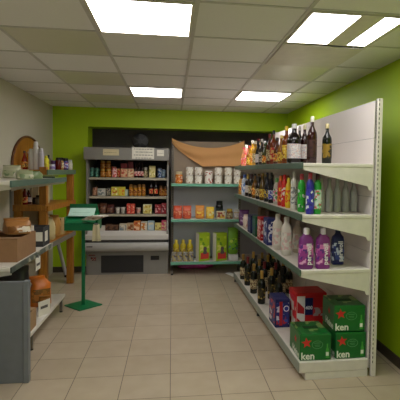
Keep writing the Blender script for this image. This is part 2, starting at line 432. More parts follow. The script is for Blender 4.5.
top(293.6, .09, .325, .053, 'spirit', BR, (216, 214, 208), LBW, 'wide dark bottle with a big white printed label at the top shelf edge', sq=3)
top(299, .25, .35, .032, 'spirit', BR, (216, 212, 204), LBK, 'dark bottle with white cap behind the big white label')
top(286, .09, .33, .037, 'spirit', AMB, (228, 190, 30), LBY, 'amber bottle with yellow cap left of the big white-labelled one')
top(281, .085, .26, .033, 'slim', (150, 90, 16), (226, 206, 120), LBY, 'shorter honey-coloured bottle with yellow label next to the yellow-capped one')
top(277, .09, .25, .033, 'slim', (90, 40, 12), (40, 26, 20), LBO, 'brown bottle with orange label and dark cap on the top shelf')
top(273.2, .085, .33, .033, 'spirit', (120, 46, 14), (16, 16, 18), LBR, 'tall reddish brown bottle with black cap and red label')
top(269.2, .085, .31, .032, 'spirit', (86, 30, 14), (150, 50, 34), LBC, 'brown bottle with a brick red cap and cream label')
top(265.4, .085, .235, .036, 'slim', (60, 66, 16), (40, 70, 30), LBO, 'squat bottle with green neck and orange label, mid top shelf')
top(261.6, .085, .285, .034, 'spirit', (50, 44, 40), (200, 196, 190), LBK, 'clear-necked bottle with black label beside the squat green-necked one')
top(257.8, .085, .3, .034, 'slim', (24, 22, 26), (120, 30, 40), LBW, 'black bottle with wine red cap and white label on the top shelf')
top(254.2, .085, .28, .033, 'spirit', (176, 130, 40), (210, 200, 180), LBC, 'pale gold bottle with whitish cap toward the far end of the top shelf')
top(250.8, .085, .3, .034, 'spirit', (206, 150, 30), (226, 224, 214), LBO, 'yellow liqueur bottle with white cap, toward the far end')
top(247.2, .085, .25, .036, 'slim', (150, 90, 20), (190, 60, 30), LBY, 'short amber bottle with red-orange cap, third from the far end of the front row')
top(243.8, .085, .27, .038, 'deterg', (236, 130, 110), (230, 226, 216), LBP, 'pink bottle with pink and orange label, second from the far end')
top(240.4, .09, .25, .034, 'slim', (226, 150, 90), (210, 60, 80), LBP, 'peach bottle with pink cap at the far end of the top shelf')
for px, bd, cp, lb in ((290, BR, (20, 20, 22), 'dark bottle with black cap in the back row, behind the yellow-capped one'),
                       (282.5, AMB, (196, 160, 60), 'amber back-row bottle with gold cap'),
                       (276.5, (40, 20, 14), (20, 60, 30), 'dark back-row bottle with green cap'),
                       (270.5, (150, 70, 20), (30, 26, 24), 'rust brown back-row bottle with near-black cap'),
                       (264.5, (30, 30, 34), (180, 176, 170), 'black back-row bottle with grey cap'),
                       (259, (160, 110, 50), (70, 20, 30), 'tan back-row bottle with maroon cap'),
                       (254, (60, 24, 20), (196, 170, 120), 'maroon back-row bottle with beige cap')):
    top(px, .24, .3, .033, 'spirit', bd, cp, LBC if bd[0] > 50 else LBW, lb)
# shelf two -------------------------------------------------------------
Z2 = SH[1]; GRP2 = 'bottles on the second shelf'
SW = lambda c: printed('swash print', (c, (int(c[0]*.75), int(c[1]*.75), int(c[2]*.75)), c, (226, 232, 228)), 44, stretch=(1, 1, .8))
def sec(px, d, h, r, st, body, cap, lab, lb, nm='cleaner_bottle', **k):
    return bottle(nm, st, gx(px, d, Z2), h, r, body, cap, lab, lb, 'bottle', GRP2, **k)
sec(301.2, .065, .285, .029, 'deterg', (40, 168, 50), (176, 60, 70), SW((50, 180, 50)), 'bright green cleaner bottle with red cap, left of the blue one', br=.3)
sec(309.6, .075, .295, .0295, 'deterg', (44, 40, 150), (176, 60, 80), SW((60, 56, 170)), 'violet blue cleaner bottle with red cap at the near end of the second shelf', br=.3)
sec(317, .13, .29, .029, 'deterg', (36, 150, 50), (60, 20, 30), printed('white green print', ((206, 222, 208), (186, 206, 190), (70, 170, 80), (200, 90, 90)), 50), 'green cleaner bottle with a whiter label, right of the blue one', br=.3)
FROST = mat('frosted plastic', (166, 168, 158), .35, 0, .04)
for px, lb in ((320.5, 'leftmost of the row of plain frosted white bottles on the second shelf'), (328.6, 'second frosted white bottle from the left in the plain row'),
               (336.8, 'third frosted white bottle from the left in the plain row'), (345, 'fourth frosted white bottle, next to last before the back panel'),
               (353.2, 'rightmost frosted white bottle, nearest the back panel')):
    p = on(px, 213, 1, 3.17); p.z = Z2
    bottle('frosted_bottle', 'conical', p, .255, .0295, FROST, FROST, None, lb, 'bottle', 'frosted white bottles on the second shelf')
sec(293.6, .075, .3, .027, 'deterg', (226, 224, 214), (220, 216, 206), printed('white grey print', ((226, 224, 218), (140, 140, 140)), 50), 'tall white cleaner bottle with white cap, left of the green one', br=.35)
sec(288.2, .07, .25, .026, 'deterg', (236, 196, 30), (236, 210, 60), printed('yellow red print', ((240, 200, 40), (230, 90, 30)), 40), 'yellow plastic bottle on the second shelf', br=.35)
sec(284.2, .07, .275, .026, 'deterg', (214, 36, 30), (224, 40, 34), printed('red white print', ((216, 40, 36), (236, 220, 210)), 40), 'red plastic bottle next to the yellow one on the second shelf', br=.35)
sec(280.4, .07, .265, .027, 'deterg', (200, 40, 36), (236, 120, 40), printed('red yellow print', ((206, 44, 38), (240, 190, 60)), 40), 'red plastic bottle with orange cap', br=.35)
sec(276.4, .07, .24, .03, 'deterg', (196, 190, 180), (90, 150, 80), printed('pink green print', ((220, 130, 150), (90, 160, 90), (230, 226, 220)), 40), 'pale bottle with green cap and pink and green print', br=.35)
sec(271.2, .07, .29, .03, 'slim', (26, 24, 36), (20, 20, 22), printed('blue label', ((60, 70, 170), (220, 220, 230)), 50), 'dark bottle with blue and white label and black cap', 'wine_bottle')
sec(267, .07, .29, .031, 'slim', (24, 24, 40), (34, 30, 60), printed('navy label', ((30, 34, 90), (220, 190, 60)), 50), 'dark bottle with navy label and navy cap', 'wine_bottle')
sec(262.6, .07, .28, .034, 'slim', (90, 66, 20), (150, 120, 50), LBY, 'olive amber bottle with yellow label on the second shelf', 'wine_bottle')
sec(258.4, .07, .275, .034, 'slim', (30, 24, 16), (120, 90, 40), LBC, 'dark bottle with brass cap and cream label on the second shelf', 'wine_bottle')
sec(254.4, .07, .275, .034, 'slim', (120, 80, 26), (30, 26, 22), LBO, 'amber bottle with orange label and black cap on the second shelf', 'wine_bottle')
sec(250.6, .07, .27, .035, 'wine', (20, 22, 16), (60, 20, 24), LBC, 'wine bottle with maroon foil and cream label on the second shelf', 'wine_bottle')
sec(247, .07, .27, .035, 'wine', (34, 16, 12), (180, 150, 70), LBW, 'wine bottle with gold foil, second shelf far end', 'wine_bottle')
sec(243.4, .07, .26, .037, 'deterg', (190, 200, 214), (60, 90, 160), printed('sky label', ((110, 150, 210), (230, 230, 236)), 40), 'pale blue bottle with blue cap near the far end of the second shelf', br=.3)
sec(240, .07, .24, .035, 'deterg', (206, 150, 60), (90, 50, 40), LBO, 'mustard bottle at the far end of the second shelf', br=.3)
for px, bd, cp, lb in ((287.5, (40, 26, 20), (170, 60, 40), 'dark bottle with red cap in the back row behind the yellow plastic bottle'),
                       (282.2, (170, 120, 40), (60, 40, 30), 'gold bottle behind the red plastic bottles'),
                       (272, (60, 40, 20), (30, 30, 30), 'brown back-row bottle behind the blue-labelled one'),
                       (266, (36, 30, 26), (200, 170, 80), 'dark back-row bottle with gold cap, second shelf'),
                       (260.5, (110, 70, 20), (120, 40, 30), 'amber back-row bottle with rust cap, second shelf'),
                       (256, (26, 26, 24), (190, 190, 180), 'black back-row bottle with light cap, second shelf')):
    sec(px, .22, .265, .034, 'slim', bd, cp, LBC, lb, 'wine_bottle')
# shelf three -----------------------------------------------------------
Z3 = SH[2]; GRP3 = 'laundry bottles on the third shelf'
PURP = printed('purple film', ((150, 50, 140), (206, 110, 180), (90, 40, 130), (226, 170, 210)), 26, .3)
WT = mat('white ink', (236, 232, 236), .5)
def flask(p, w, dpt, h, body, cap, lab, txt, lb):
    o = bottle('laundry_bottle', 'deterg', p, h, w/2, body, cap, lab, lb, 'bottle', GRP3, 1, dpt/w, GA, 4, .3)
    if txt: text('lettering', txt, .05, WT, o, (.012, -dpt/2-.0035, h*.37), (PI/2, 0, 0), PI/2, .0012)
    return o
flask(on(305.6, 268, 1, 3.0).xy.to_3d()+Vector((0, 0, Z3)), .106, .062, .292, (120, 40, 124), (226, 220, 226), PURP, 'perwoll', 'left purple laundry bottle with white cap at the near end of the third shelf')
flask(on(322.2, 268, 1, 3.0).xy.to_3d()+Vector((0, 0, Z3)), .104, .062, .292, (130, 44, 130), (226, 220, 226), PURP, 'perwoll', 'right one of the two purple laundry bottles, next to the navy one')
flask(on(337, 268, 1, 3.13).xy.to_3d()+Vector((0, 0, Z3)), .095, .06, .275, (26, 34, 90), (30, 36, 80), printed('navy film', ((26, 36, 96), (50, 70, 150), (200, 210, 230)), 30), 'perwoll', 'navy blue laundry bottle right of the purple pair')
CREAMP = printed('white rose film', ((232, 226, 216), (226, 190, 186), (210, 206, 196)), 30)
flask(gx(286, .06, Z3), .08, .085, .315, (226, 220, 208), (226, 222, 214), CREAMP, None, 'white softener bottle left of the purple laundry bottles, the nearer of two')
flask(gx(277.3, .06, Z3), .085, .09, .315, (222, 214, 200), (222, 218, 208), CREAMP, None, 'white softener bottle, the farther of the two white ones')
flask(gx(297, .19, Z3), .075, .07, .27, (206, 190, 170), (190, 176, 160), CREAMP, None, 'beige softener bottle half hidden behind the left purple one')
GRP3P = 'packets on the third shelf'
def pack3(px, d, w, dd, h, body, panel, lb):
    return carton('washing_powder_box', gx(px, d, Z3), w, dd, h, body, panel, lb, 'box', GRP3P, GA, panel)
pack3(270.2, .06, .1, .16, .25, (34, 44, 110), printed('navy white print', ((34, 44, 116), (220, 220, 230), (60, 80, 160)), 30), 'blue packet with white print left of the white softener bottles')
pack3(263.6, .06, .1, .16, .23, (170, 26, 36), printed('red pack print', ((180, 28, 40), (230, 210, 200)), 30), 'red packet on the third shelf')
pack3(258.2, .06, .1, .16, .21, (30, 90, 60), printed('green pack print', ((30, 96, 60), (40, 60, 110)), 30), 'green packet beyond the red one')
pack3(253.3, .06, .1, .18, .2, (30, 34, 70), printed('indigo print', ((30, 36, 86), (60, 60, 120)), 30), 'indigo packet beyond the green one')
bag('washing_bag', gx(247.6, .08, Z3), .13, .16, .17, (214, 196, 180), printed('cream flower print', ((220, 206, 190), (200, 140, 130)), 30), 'cream bag near the far end of the third shelf', 'bag', GRP3P, GA)
bag('washing_bag', gx(242.6, .08, Z3), .13, .16, .2, (96, 56, 100), printed('purple flower print', ((110, 60, 110), (200, 180, 200)), 30), 'purple bag at the far end of the third shelf', 'bag', GRP3P, GA)
for px, c, lb in ((283, (120, 90, 70), 'brown box behind the white softener bottles'), (272, (100, 76, 58), 'dull brown box behind the blue packet'), (264, (130, 106, 84), 'tan box behind the red packet')):
    carton('storage_carton', gx(px, .31, Z3), .13, .16, .24, c, (c[0]+30, c[1]+30, c[2]+30), lb, 'box', GRP3P, GA)
# bottom deck -----------------------------------------------------------
Z0 = .13; GRPW = 'wine bottles on the bottom deck'
GOLD = mat('gold foil', (206, 170, 90), .3, .7); GOLD2 = mat('dull gold foil', (170, 136, 70), .4, .6)
LBG = printed('gold wine label', ((60, 52, 20), (190, 160, 80), (30, 26, 16)), 50)
rows = [(261.4, .048, GOLD, 'green wine bottle with tall gold foil standing nearest on the bottom deck'),
        (253.6, .048, GOLD2, 'second wine bottle from the near end along the deck edge, dull gold foil'),
        (247.6, .048, (120, 30, 30), 'third wine bottle along the deck edge, red foil'),
        (243, .048, GOLD2, 'farthest wine bottle along the deck edge'),
        (271.2, .19, GOLD, 'gold-necked wine bottle in the second row, beside the blue pack'),
        (264, .18, (110, 24, 30), 'wine-red foiled bottle in the second row, just behind the nearest wine bottle'),
        (257.6, .18, GOLD2, 'third wine bottle of the second row'),
        (252, .18, (26, 26, 26), 'black-foiled wine bottle in the second row'),
        (247.8, .18, GOLD, 'farthest wine bottle of the second row'),
        (282, .33, (30, 26, 26), 'black-foiled wine bottle in the back row behind the red and white pack'),
        (275.4, .31, (130, 40, 40), 'red-foiled wine bottle in the back row'),
        (267.6, .31, GOLD, 'gold-foiled wine bottle in the back row'),
        (261.4, .31, GOLD2, 'dull gold-foiled wine bottle of the back row, fourth from near'),
        (289, .44, (150, 130, 80), 'wine bottle with tan foil against the back panel'),
        (283, .44, GOLD2, 'wine bottle with dull gold foil against the back panel, next to the tan-foiled one'),
        (277.8, .44, (34, 30, 28), 'black-foiled wine bottle against the back panel'),
        (273, .44, GOLD, 'bright gold-foiled wine bottle against the back panel'),
        (269.2, .44, (110, 30, 34), 'red-foiled wine bottle against the back panel'),
        (278.6, .2, (60, 50, 34), 'brown-foiled wine bottle right behind the blue detergent box')]
for i, (px, d, cp, lb) in enumerate(rows):
    bottle('wine_bottle', 'wine', gx(px, d, Z0), (.335 if i == 0 else .312+.012*(i % 3)), .039, (12, 18, 10) if i % 3 else (16, 24, 12), cp,
           LBG if i % 2 == 0 else LBC, lb, 'bottle', GRPW)
# beer crates
BG = mat('beer carton green', (14, 104, 40), .35, var=.1, scale=20); BGD = printed('beer carton top', ((12, 92, 36), (16, 110, 44), (8, 70, 30), (130, 160, 90)), 16, .35, (1, .5, 1))
STARM = mat('red star ink', (200, 44, 34), .5); SIL = mat('pale green ink', (76, 140, 84), .5); BTL = mat('bottle ink', (70, 160, 60), .5); LITE = mat('light ink', (226, 232, 220), .5)
def star_mb(r, x, z, y):
    poly = []
    for k in range(10):
        a = PI/2+k*PI/5+.12; q = r if k % 2 == 0 else r*.42
        poly.append((x+q*math.cos(a), z+q*math.sin(a)))
    return MB().prism(poly, 1, y-.0012, y+.0005)
def crate(loc, rz, lb):
    w, d, h = .23, .275, .188
    o = MB().box(-w/2, w/2, -d/2, d/2, 0, h, 0, .006).build('beer_carton', BG, None, loc, rz); tag(o, lb, 'beer box', 'green beer cartons')
    y = -d/2
    MB().box(-w/2+.006, w/2-.006, y+.006, -y-.006, h-.001, h+.001).build('top_flap', BGD, o)
    MB().box(-.055, .055, -.02, .02, h+.001, h+.006, 0, .002).build('carry_handle', mat('dark green strap', (10, 60, 26), .5), o)
    star_mb(.04, -.068, .128, y).build('red_star', STARM, o)
    ring = MB()
    for k in range(24):
        a0, a1 = 2*PI*k/24, 2*PI*(k+1)/24
        ring.prism([(.012+.036*1.15*math.cos(a0), .112+.03*math.sin(a0)), (.012+.036*1.15*math.cos(a1), .112+.03*math.sin(a1)), (.012+.032*1.15*math.cos(a1), .112+.026*math.sin(a1)), (.012+.032*1.15*math.cos(a0), .112+.026*math.sin(a0))], 1, y-.001, y+.0005)
    ring.box(-.012, .036, y-.001, y+.0005, .122, .127); ring.box(-.008, .032, y-.001, y+.0005, .108, .112); ring.box(-.004, .03, y-.001, y+.0005, .098, .101)
    ring.build('emblem', SIL, o)
    bt = MB().prism([(.075, .016), (.097, .016), (.097, .075), (.091, .092), (.091, .118), (.081, .118), (.081, .092), (.075, .075)], 1, y-.001, y+.0005)
    bt.build('printed_bottle', BTL, o)
    MB().box(.0755, .0965, y-.0016, y-.0008, .03, .058).build('bottle_label', LITE, o)
    text('lettering', 'ken', .07, LITE, o, (-.058, y-.0008, .031), (PI/2, 0, 0), 0, .0018)
    text('lettering', 'Heine', .07, LITE, o, (-w/2-.0008, -.03, .031), (PI/2, 0, -PI/2), 0, .0018)
    star_mb(.03, .02, .118, 0).build('side_star', STARM, o, (-w/2, 0, 0), -PI/2)
    return o
pA = on(300.3, 361, 2, Z0); crate(Vector((pA.x+.111, 2.955+.137, Z0+.001)), .0, 'green beer carton with a red star, nearest the deck corner, left of the stacked pair')
pB = on(336.2, 360, 1, 2.96); cB = Vector((pB.x+.107, 2.96+.14, Z0+.001))
crate(cB, .02, 'green beer carton with a red star at the bottom of the stacked pair')
crate(cB+Vector((-.004, .006, .1955)), -.03, 'green beer carton with a red star on top of the stacked pair')
# red-white pack and blue pack
rw = carton('cleaning_pack', G(.69, .29, Z0), .27, .22, .325, (196, 26, 30), (196, 26, 30), 'large red and white pack with a navy label behind the beer cartons', 'pack', None, GA, printed('red white side', ((226, 222, 214), (206, 30, 34), (206, 30, 34)), 9, .3))
MB().box(-.13, -.06, -.1135, -.1095, .01, .3).build('white_panel', mat('pack white', (226, 222, 216), .4), rw)
for k_ in (0, 1): MB().prism([(-.128, .16-.14*k_), (-.128, .26-.14*k_), (-.066, .2-.14*k_), (-.066, .15-.14*k_)], 1, -.1145, -.112).build('red_stripe', mat('pack red', (180, 34, 40), .4), rw)
MB().box(-.06, .01, -.1137, -.1095, .14, .285).build('navy_panel', mat('pack navy', (22, 28, 80), .4), rw)
MB().box(.01, .13, -.1135, -.1095, .13, .2).build('grey_panel', printed('pack grey pink', ((170, 150, 150), (200, 60, 60)), 30), rw)
text('lettering', '400', .042, WT, rw, (-.025, -.1142, .2), (PI/2, 0, 0), 0, .001)
bl = carton('detergent_box', G(.8, .07, Z0), .13, .22, .245, (30, 36, 96), printed('blue pack print', ((36, 44, 120), (206, 206, 220), (180, 40, 50), (60, 80, 160)), 22), 'navy blue detergent box with red and white print by the deck edge', 'box', None, GA, printed('blue pack side', ((40, 46, 120), (190, 40, 50), (214, 210, 216)), 20))
MB().box(-.03, -.002, -.1125, -.109, .02, .225).build('red_panel', mat('pack red', (180, 34, 40), .4), bl)
MB().lathe([(.026, 0), (.026, .002)], 20).build('round_emblem', WT, bl, (.032, -.1105, .165)).rotation_euler = (PI/2, 0, 0)
MB().lathe([(.019, 0), (.019, .001)], 20).build('emblem_centre', mat('emblem blue', (50, 60, 150), .4), bl, (.032, -.1122, .165)).rotation_euler = (PI/2, 0, 0)

# ================================================================= cooler
CX0, CX1, CY = -1.172, -.045, 6.19
cool = thing('open_display_cooler', 'grey open-front refrigerated display cabinet with food shelves, set into the dark recess', 'cooler', ((CX0+CX1)/2, CY, 0))
W = (CX1-CX0)/2
CG = mat('cooler grey', (138, 135, 128), .4, .1, .05); CWH = mat('cooler white', (206, 202, 194), .35, 0, .04); CD = mat('cooler dark liner', (62, 52, 44), .6)
CL = mat('cooler light grey', (176, 174, 168), .35, .1, .05)
for sgn in (-1, 1):
    x0, x1 = (-W, -W+.024) if sgn < 0 else (W-.024, W)
    MB().prism([(.06, .0), (.8, 0), (.8, 1.76), (.0, 1.76), (.0, 1.6), (.05, 1.55), (.05, .75), (.0, .62), (.0, .3), (.06, .3)], 0, x0, x1).build('side_panel', CG, cool)
MB().box(-W+.025, W-.025, .74, .79, .3, 1.755).build('rear_liner', CD, cool)
MB().box(-W+.025, W-.025, .08, .739, 1.715, 1.755).build('canopy', CG, cool)
MB().box(-W-.022, W+.004, -.025, .06, 1.605, 1.775, 0, .008).build('header', CG, cool)
for z in (1.362, 1.098, .845):
    s = MB().box(-W+.026, W-.026, .14, .735, z-.022, z-.001, 0, .003).build('shelf_board', mat('shelf grey', (120, 112, 100), .4, .2), cool)
    MB().box(-W+.026, W-.026, .118, .139, z-.034, z-.003, 0, .002).build('price_rail', mat('price strip', (176, 168, 146), .4), s)
MB().box(-W+.025, W-.025, .08, .739, .54, .602).build('bottom_tray', CD, cool)
MB().prism([(.0, .575), (.075, .615), (.079, .54), (.05, .5), (-.02, .5), (-.02, .56)], 0, -W-.005, W+.005).build('front_ledge', CWH, cool)
MB().box(-W, W, .0, .06, .46, .499).build('dark_strip', mat('strip grey', (70, 68, 66), .4), cool)
prof = []
for k in range(9):
    a = -PI/2+PI*k/8; prof.append((-.02-.035*math.cos(a), .4+.06*math.sin(a)))
MB().prism([(.058, .34)]+prof+[(.058, .459)], 0, -W-.005, W+.005).build('bumper', CL, cool)
MB().prism([(.05, .0), (.12, .0), (.12, .339), (.05, .339)], 0, -W+.025, W-.025).build('plinth', CG, cool)
g = MB().box(-.36, .22, .043, .049, .03, .27)
for i in range(15): g.box(-.355, .215, .0395, .0435, .038+i*.0155, .044+i*.0155, 1)
g.build('grille', [mat('grille dark', (30, 29, 29), .5), mat('grille slat', (66, 65, 64), .4, .3)], cool)
MB().box(.32, .44, .042, .05, .2, .26, 0, .003).build('control_display', BLACK, cool)
st = MB().box(-.5, -.43, .045, .05, .2, .25); st.build('red_sticker', printed('sticker print', ((130, 40, 34), (40, 34, 34), (180, 170, 160)), 60), cool)
MB().box(-.53, -.44, .0465, .0495, .268, .283).build('maker_badge', printed('badge print', ((60, 58, 60), (150, 60, 50)), 90), cool)
MB().box(-.54, -.46, -.0565, -.0535, .405, .418).build('name_plate', BLACK, cool)
SCR = mat('pen writing', (96, 92, 88), .8)
def sheet(px0, py0, px1, py1, Y, nl, lb, m=PAPER):
    a = on(px0, py1, 1, Y); c = on(px1, py0, 1, Y)
    w, h = c.x-a.x, c.z-a.z
    o = MB().box(0, w, 0, .0012, 0, h).build('paper_notice', m, None, (a.x, Y, a.z)); tag(o, lb, 'sign', 'paper notices on the cooler header')
    q = MB(); rnd = random.Random(px0)
    for i in range(nl):
        z = h*(.86-.78*i/max(nl-1, 1)) if nl > 1 else h*.45
        x = w*(.08 if i % 2 == 0 else .16)
        while x < w*.86:
            l = w*rnd.uniform(.04, .12); q.box(x, min(x+l, w*.93), -.0006, .0002, z-h*.025, z+h*.025); x += l+w*.03
    q.build('handwriting', SCR, o)
YH = CY-.0265
sheet(103, 149.3, 119, 155.3, YH-.0012, 1, 'small cream notice on the left of the cooler header', CREAM)
sheet(132, 147.8, 154.2, 158.8, YH-.0012, 4, 'large white paper notice with lines of writing on the cooler header')
sheet(157, 150, 164, 156, YH-.0012, 1, 'small white price card at the right of the cooler header')
# dark round thing on the cooler
pc = on(140.5, 146, 1, 6.5)
o = MB().lathe([(.1, 0), (.115, .01), (.115, .075), (.1, .085)], 28).build('ventilator', mat('dark fan casing', (14, 14, 15), .5), None, (pc.x, 6.5, 1.882)); o.rotation_euler = (PI/2, 0, 0)
tag(o, 'dark round ventilator standing on top of the cooler', 'fan')
b = MB()
for k in range(6):
    a = k*PI/3; b.box(-.006, .006, .01, .098, .086, .09)
    for i in range(8): b.v[-8+i] = tuple(Matrix.Rotation(a, 3, 'Z') @ Vector(b.v[-8+i]))
b.lathe([(.03, .085), (.028, .094)], 14); b.build('guard', mat('dark guard', (40, 40, 42), .5), o)
MB().box(-.08, .08, -.121, -.116, 0, .085).build('stand', BLACK, o)
# cooler stock
def cx(px, y=6.36): return on(px, 180, 1, y).x
G1, G2, G3, G4 = 'jars and cans on the top cooler shelf', 'packs on the middle cooler shelf', 'packs on the lower cooler shelf', 'packs in the bottom cooler tray'
YC = 6.39
def cb(st, px, z, h, wpx, body, cap, lab, lb, grp, name='food_jar', cat='jar', y=YC):
    return bottle(name, st, (cx(px, y), y, z), h, wpx*6.4/437/2*.96, body, cap, lab, lb, cat, grp)
def cc(px, z, wpx, h, body, panel, lb, grp, name='food_carton', y=YC, d=.1, cat='box'):
    return carton(name, (cx(px, y), y, z), wpx*6.4/437*.97, d, h, body, panel, lb, cat, grp)
z = 1.363
cb('can', 92.2, z, .135, 4, (24, 60, 44), (90, 96, 90), printed('dark green tin', ((24, 64, 46), (90, 150, 130)), 40), 'dark green tin at the left end of the top cooler shelf', G1, 'food_tin', 'tin')
cb('can', 97, z, .135, 4, (24, 54, 42), (90, 96, 90), printed('dark green tin', ((24, 64, 46), (90, 150, 130)), 40), 'second dark green tin from the left in the cooler', G1, 'food_tin', 'tin')
ORJ = printed('orange jar label', ((196, 130, 50), (120, 60, 20), (226, 180, 90)), 40)
for px, s in ((103, 'left'), (108.6, 'right')):
    cb('jar', px, z, .115, 5, (170, 100, 30), (196, 150, 60), ORJ, 'amber jar at the bottom of the %s stack, top cooler shelf' % s, G1)
    cb('jar', px, z+.117, .115, 5, (170, 100, 30), (196, 150, 60), ORJ, 'amber jar on top of the %s stack, top cooler shelf' % s, G1)
cb('can', 114.3, z, .15, 5, (190, 60, 50), (200, 180, 150), printed('red pink tin', ((196, 70, 60), (236, 190, 190)), 40), 'red and pink tin right of the amber jar stacks', G1, 'food_tin', 'tin')
cb('can', 118.9, z, .13, 3.6, (120, 24, 26), (150, 130, 110), LBR, 'slim dark red tin on the top cooler shelf', G1, 'food_tin', 'tin')
cc(124.5, z, 6.6, .125, (206, 160, 120), printed('peach print', ((220, 180, 140), (190, 80, 60)), 30), 'left peach-coloured carton on the top cooler shelf', G1)
cc(131, z, 5.6, .125, (210, 170, 130), printed('peach cream print', ((226, 200, 160), (200, 110, 80)), 30), 'right peach-coloured carton on the top cooler shelf', G1)
cc(124.5, z+.128, 6.4, .07, (110, 16, 24), (130, 24, 30), 'dark red packet lying on the left peach carton', G1)
cc(131, z+.128, 5.2, .1, (96, 16, 24), (120, 30, 34), 'taller dark red packet on the right peach carton', G1)
for px, lb in ((135.6, 'leftmost of the three dark red bottles on the top cooler shelf'), (138.9, 'middle one of the three dark red bottles in the cooler'), (142, 'rightmost of the three dark red bottles in the cooler')):
    cb('slim', px, z, .21, 3, (40, 10, 14), (60, 20, 20), printed('rose label', ((190, 90, 90), (230, 190, 180)), 40), lb, G1, 'sauce_bottle', 'bottle')
cb('jar', 145.6, z, .15, 4, (150, 146, 110), (206, 200, 190), LBC, 'jar with a white lid beside the dark red bottles', G1)
cc(152.3, z, 6.2, .17, (206, 190, 120), printed('yellow cream print', ((220, 206, 140), (170, 160, 60), (236, 230, 200)), 30), 'tall yellow and cream carton on the top cooler shelf', G1)
cb('can', 159.6, z, .14, 3.8, (40, 70, 120), (170, 180, 190), printed('blue tin', ((40, 80, 140), (200, 210, 220)), 40), 'left blue tin at the right end of the top cooler shelf', G1, 'food_tin', 'tin')
cb('can', 163.4, z, .12, 3.6, (60, 90, 120), (190, 190, 190), printed('blue grey tin', ((150, 170, 180), (50, 90, 140)), 40), 'right blue and white tin in the cooler, top shelf', G1, 'food_tin', 'tin')
z = 1.099
cb('can', 95, z, .12, 5, (110, 60, 40), (150, 110, 80), printed('brown tin', ((120, 66, 44), (190, 140, 110)), 40), 'brown tin at the left of the middle cooler shelf', G2, 'food_tin', 'tin')
cc(102, z, 7.6, .1, (196, 192, 180), printed('white grey pack', ((206, 202, 192), (120, 130, 130)), 30), 'white packet right of the brown tin', G2)
cb('can', 108.6, z, .11, 4, (60, 70, 60), (110, 110, 100), LBK, 'dark tin between the white packet and the yellow box', G2, 'food_tin', 'tin')
cc(115, z, 6.6, .125, (206, 196, 70), printed('yellow box print', ((220, 206, 80), (236, 236, 200), (200, 120, 40)), 22), 'left bright yellow box on the middle cooler shelf', G2)
cc(122, z, 6.6, .125, (210, 200, 60), printed('yellow orange print', ((226, 200, 60), (230, 130, 40)), 22), 'right bright yellow box on the middle cooler shelf', G2)
cc(126.8, z, 2.6, .09, (150, 170, 150), (190, 200, 180), 'narrow pale green packet beside the yellow boxes', G2)
for i, px in enumerate((131, 135.2, 139.4, 143.6)):
    cb('jar', px, z, .165 if i != 1 else .15, 3.9, (176, 120, 40), (120, 80, 34), ORJ, ('leftmost', 'second', 'third', 'last')[i]+' of four honey-coloured jars on the middle cooler shelf, left to right', G2)
cb('wine', 151.2, z, .215, 4, (22, 14, 12), (30, 18, 16), LBR, 'left dark bottle on the middle cooler shelf', G2, 'sauce_bottle', 'bottle')
cb('wine', 156, z, .215, 4, (22, 14, 12), (30, 18, 16), LBR, 'right dark bottle on the middle cooler shelf', G2, 'sauce_bottle', 'bottle')
cb('jar', 161.3, z, .15, 4, (150, 90, 40), (90, 60, 30), ORJ, 'amber jar right of the two dark bottles', G2)
cb('jar', 165.2, z, .14, 3.6, (140, 80, 30), (80, 50, 26), ORJ, 'amber jar at the right end of the middle cooler shelf', G2)
z = .846
for i, (px, w_, h_, c) in enumerate(((95, 8, .13, (76, 44, 30)), (103, 7, .15, (90, 54, 34)), (110.5, 7, .13, (80, 40, 34)))):
    bag('meat_pack', (cx(px), YC, z), w_*.0142, .12, h_, c, printed('dark meat print', ((100, 60, 44), (60, 36, 28), (150, 110, 80)), 30), ('leftmost', 'middle', 'rightmost')[i]+' of three dark brown packs on the lower cooler shelf', 'pack', G3)
cb('cup', 117.8, z, .09, 4.6, (216, 210, 196), (200, 196, 186), None, 'left white tub on the lower cooler shelf', G3, 'yoghurt_cup', 'tub')
cb('cup', 123.2, z, .09, 4.6, (216, 210, 196), (200, 196, 186), None, 'right white tub on the lower cooler shelf', G3, 'yoghurt_cup', 'tub')
RB = printed('red carton print', ((206, 60, 46), (240, 170, 140)), 36)
cc(129.2, z, 3.8, .14, (206, 60, 46), RB, 'left small red carton on the lower cooler shelf', G3)
cc(133.2, z, 3.8, .14, (210, 70, 50), RB, 'right small red carton on the lower cooler shelf', G3)
cb('cup', 138.8, z, .085, 4.6, (210, 200, 190), (190, 170, 160), (200, 150, 140), 'white tub with pinkish band right of the red cartons', G3, 'yoghurt_cup', 'tub')
YG = printed('butter print', ((214, 200, 110), (240, 236, 210), (190, 160, 60)), 26)
cc(147.8, z, 8.6, .065, (206, 196, 120), YG, 'lower one of two yellowish butter boxes', G3); cc(147.8, z+.068, 8.6, .062, (216, 210, 170), YG, 'upper one of two yellowish butter boxes', G3)
RP = printed('red white packs', ((150, 30, 40), (210, 150, 150), (110, 20, 30)), 30)
cc(158.3, z, 6, .13, (140, 26, 36), RP, 'left dark red packet at the right of the lower cooler shelf', G3); cc(164.2, z, 5, .15, (150, 26, 36), RP, 'right dark red packet at the right of the lower cooler shelf', G3)
z = .603; yb = 6.35
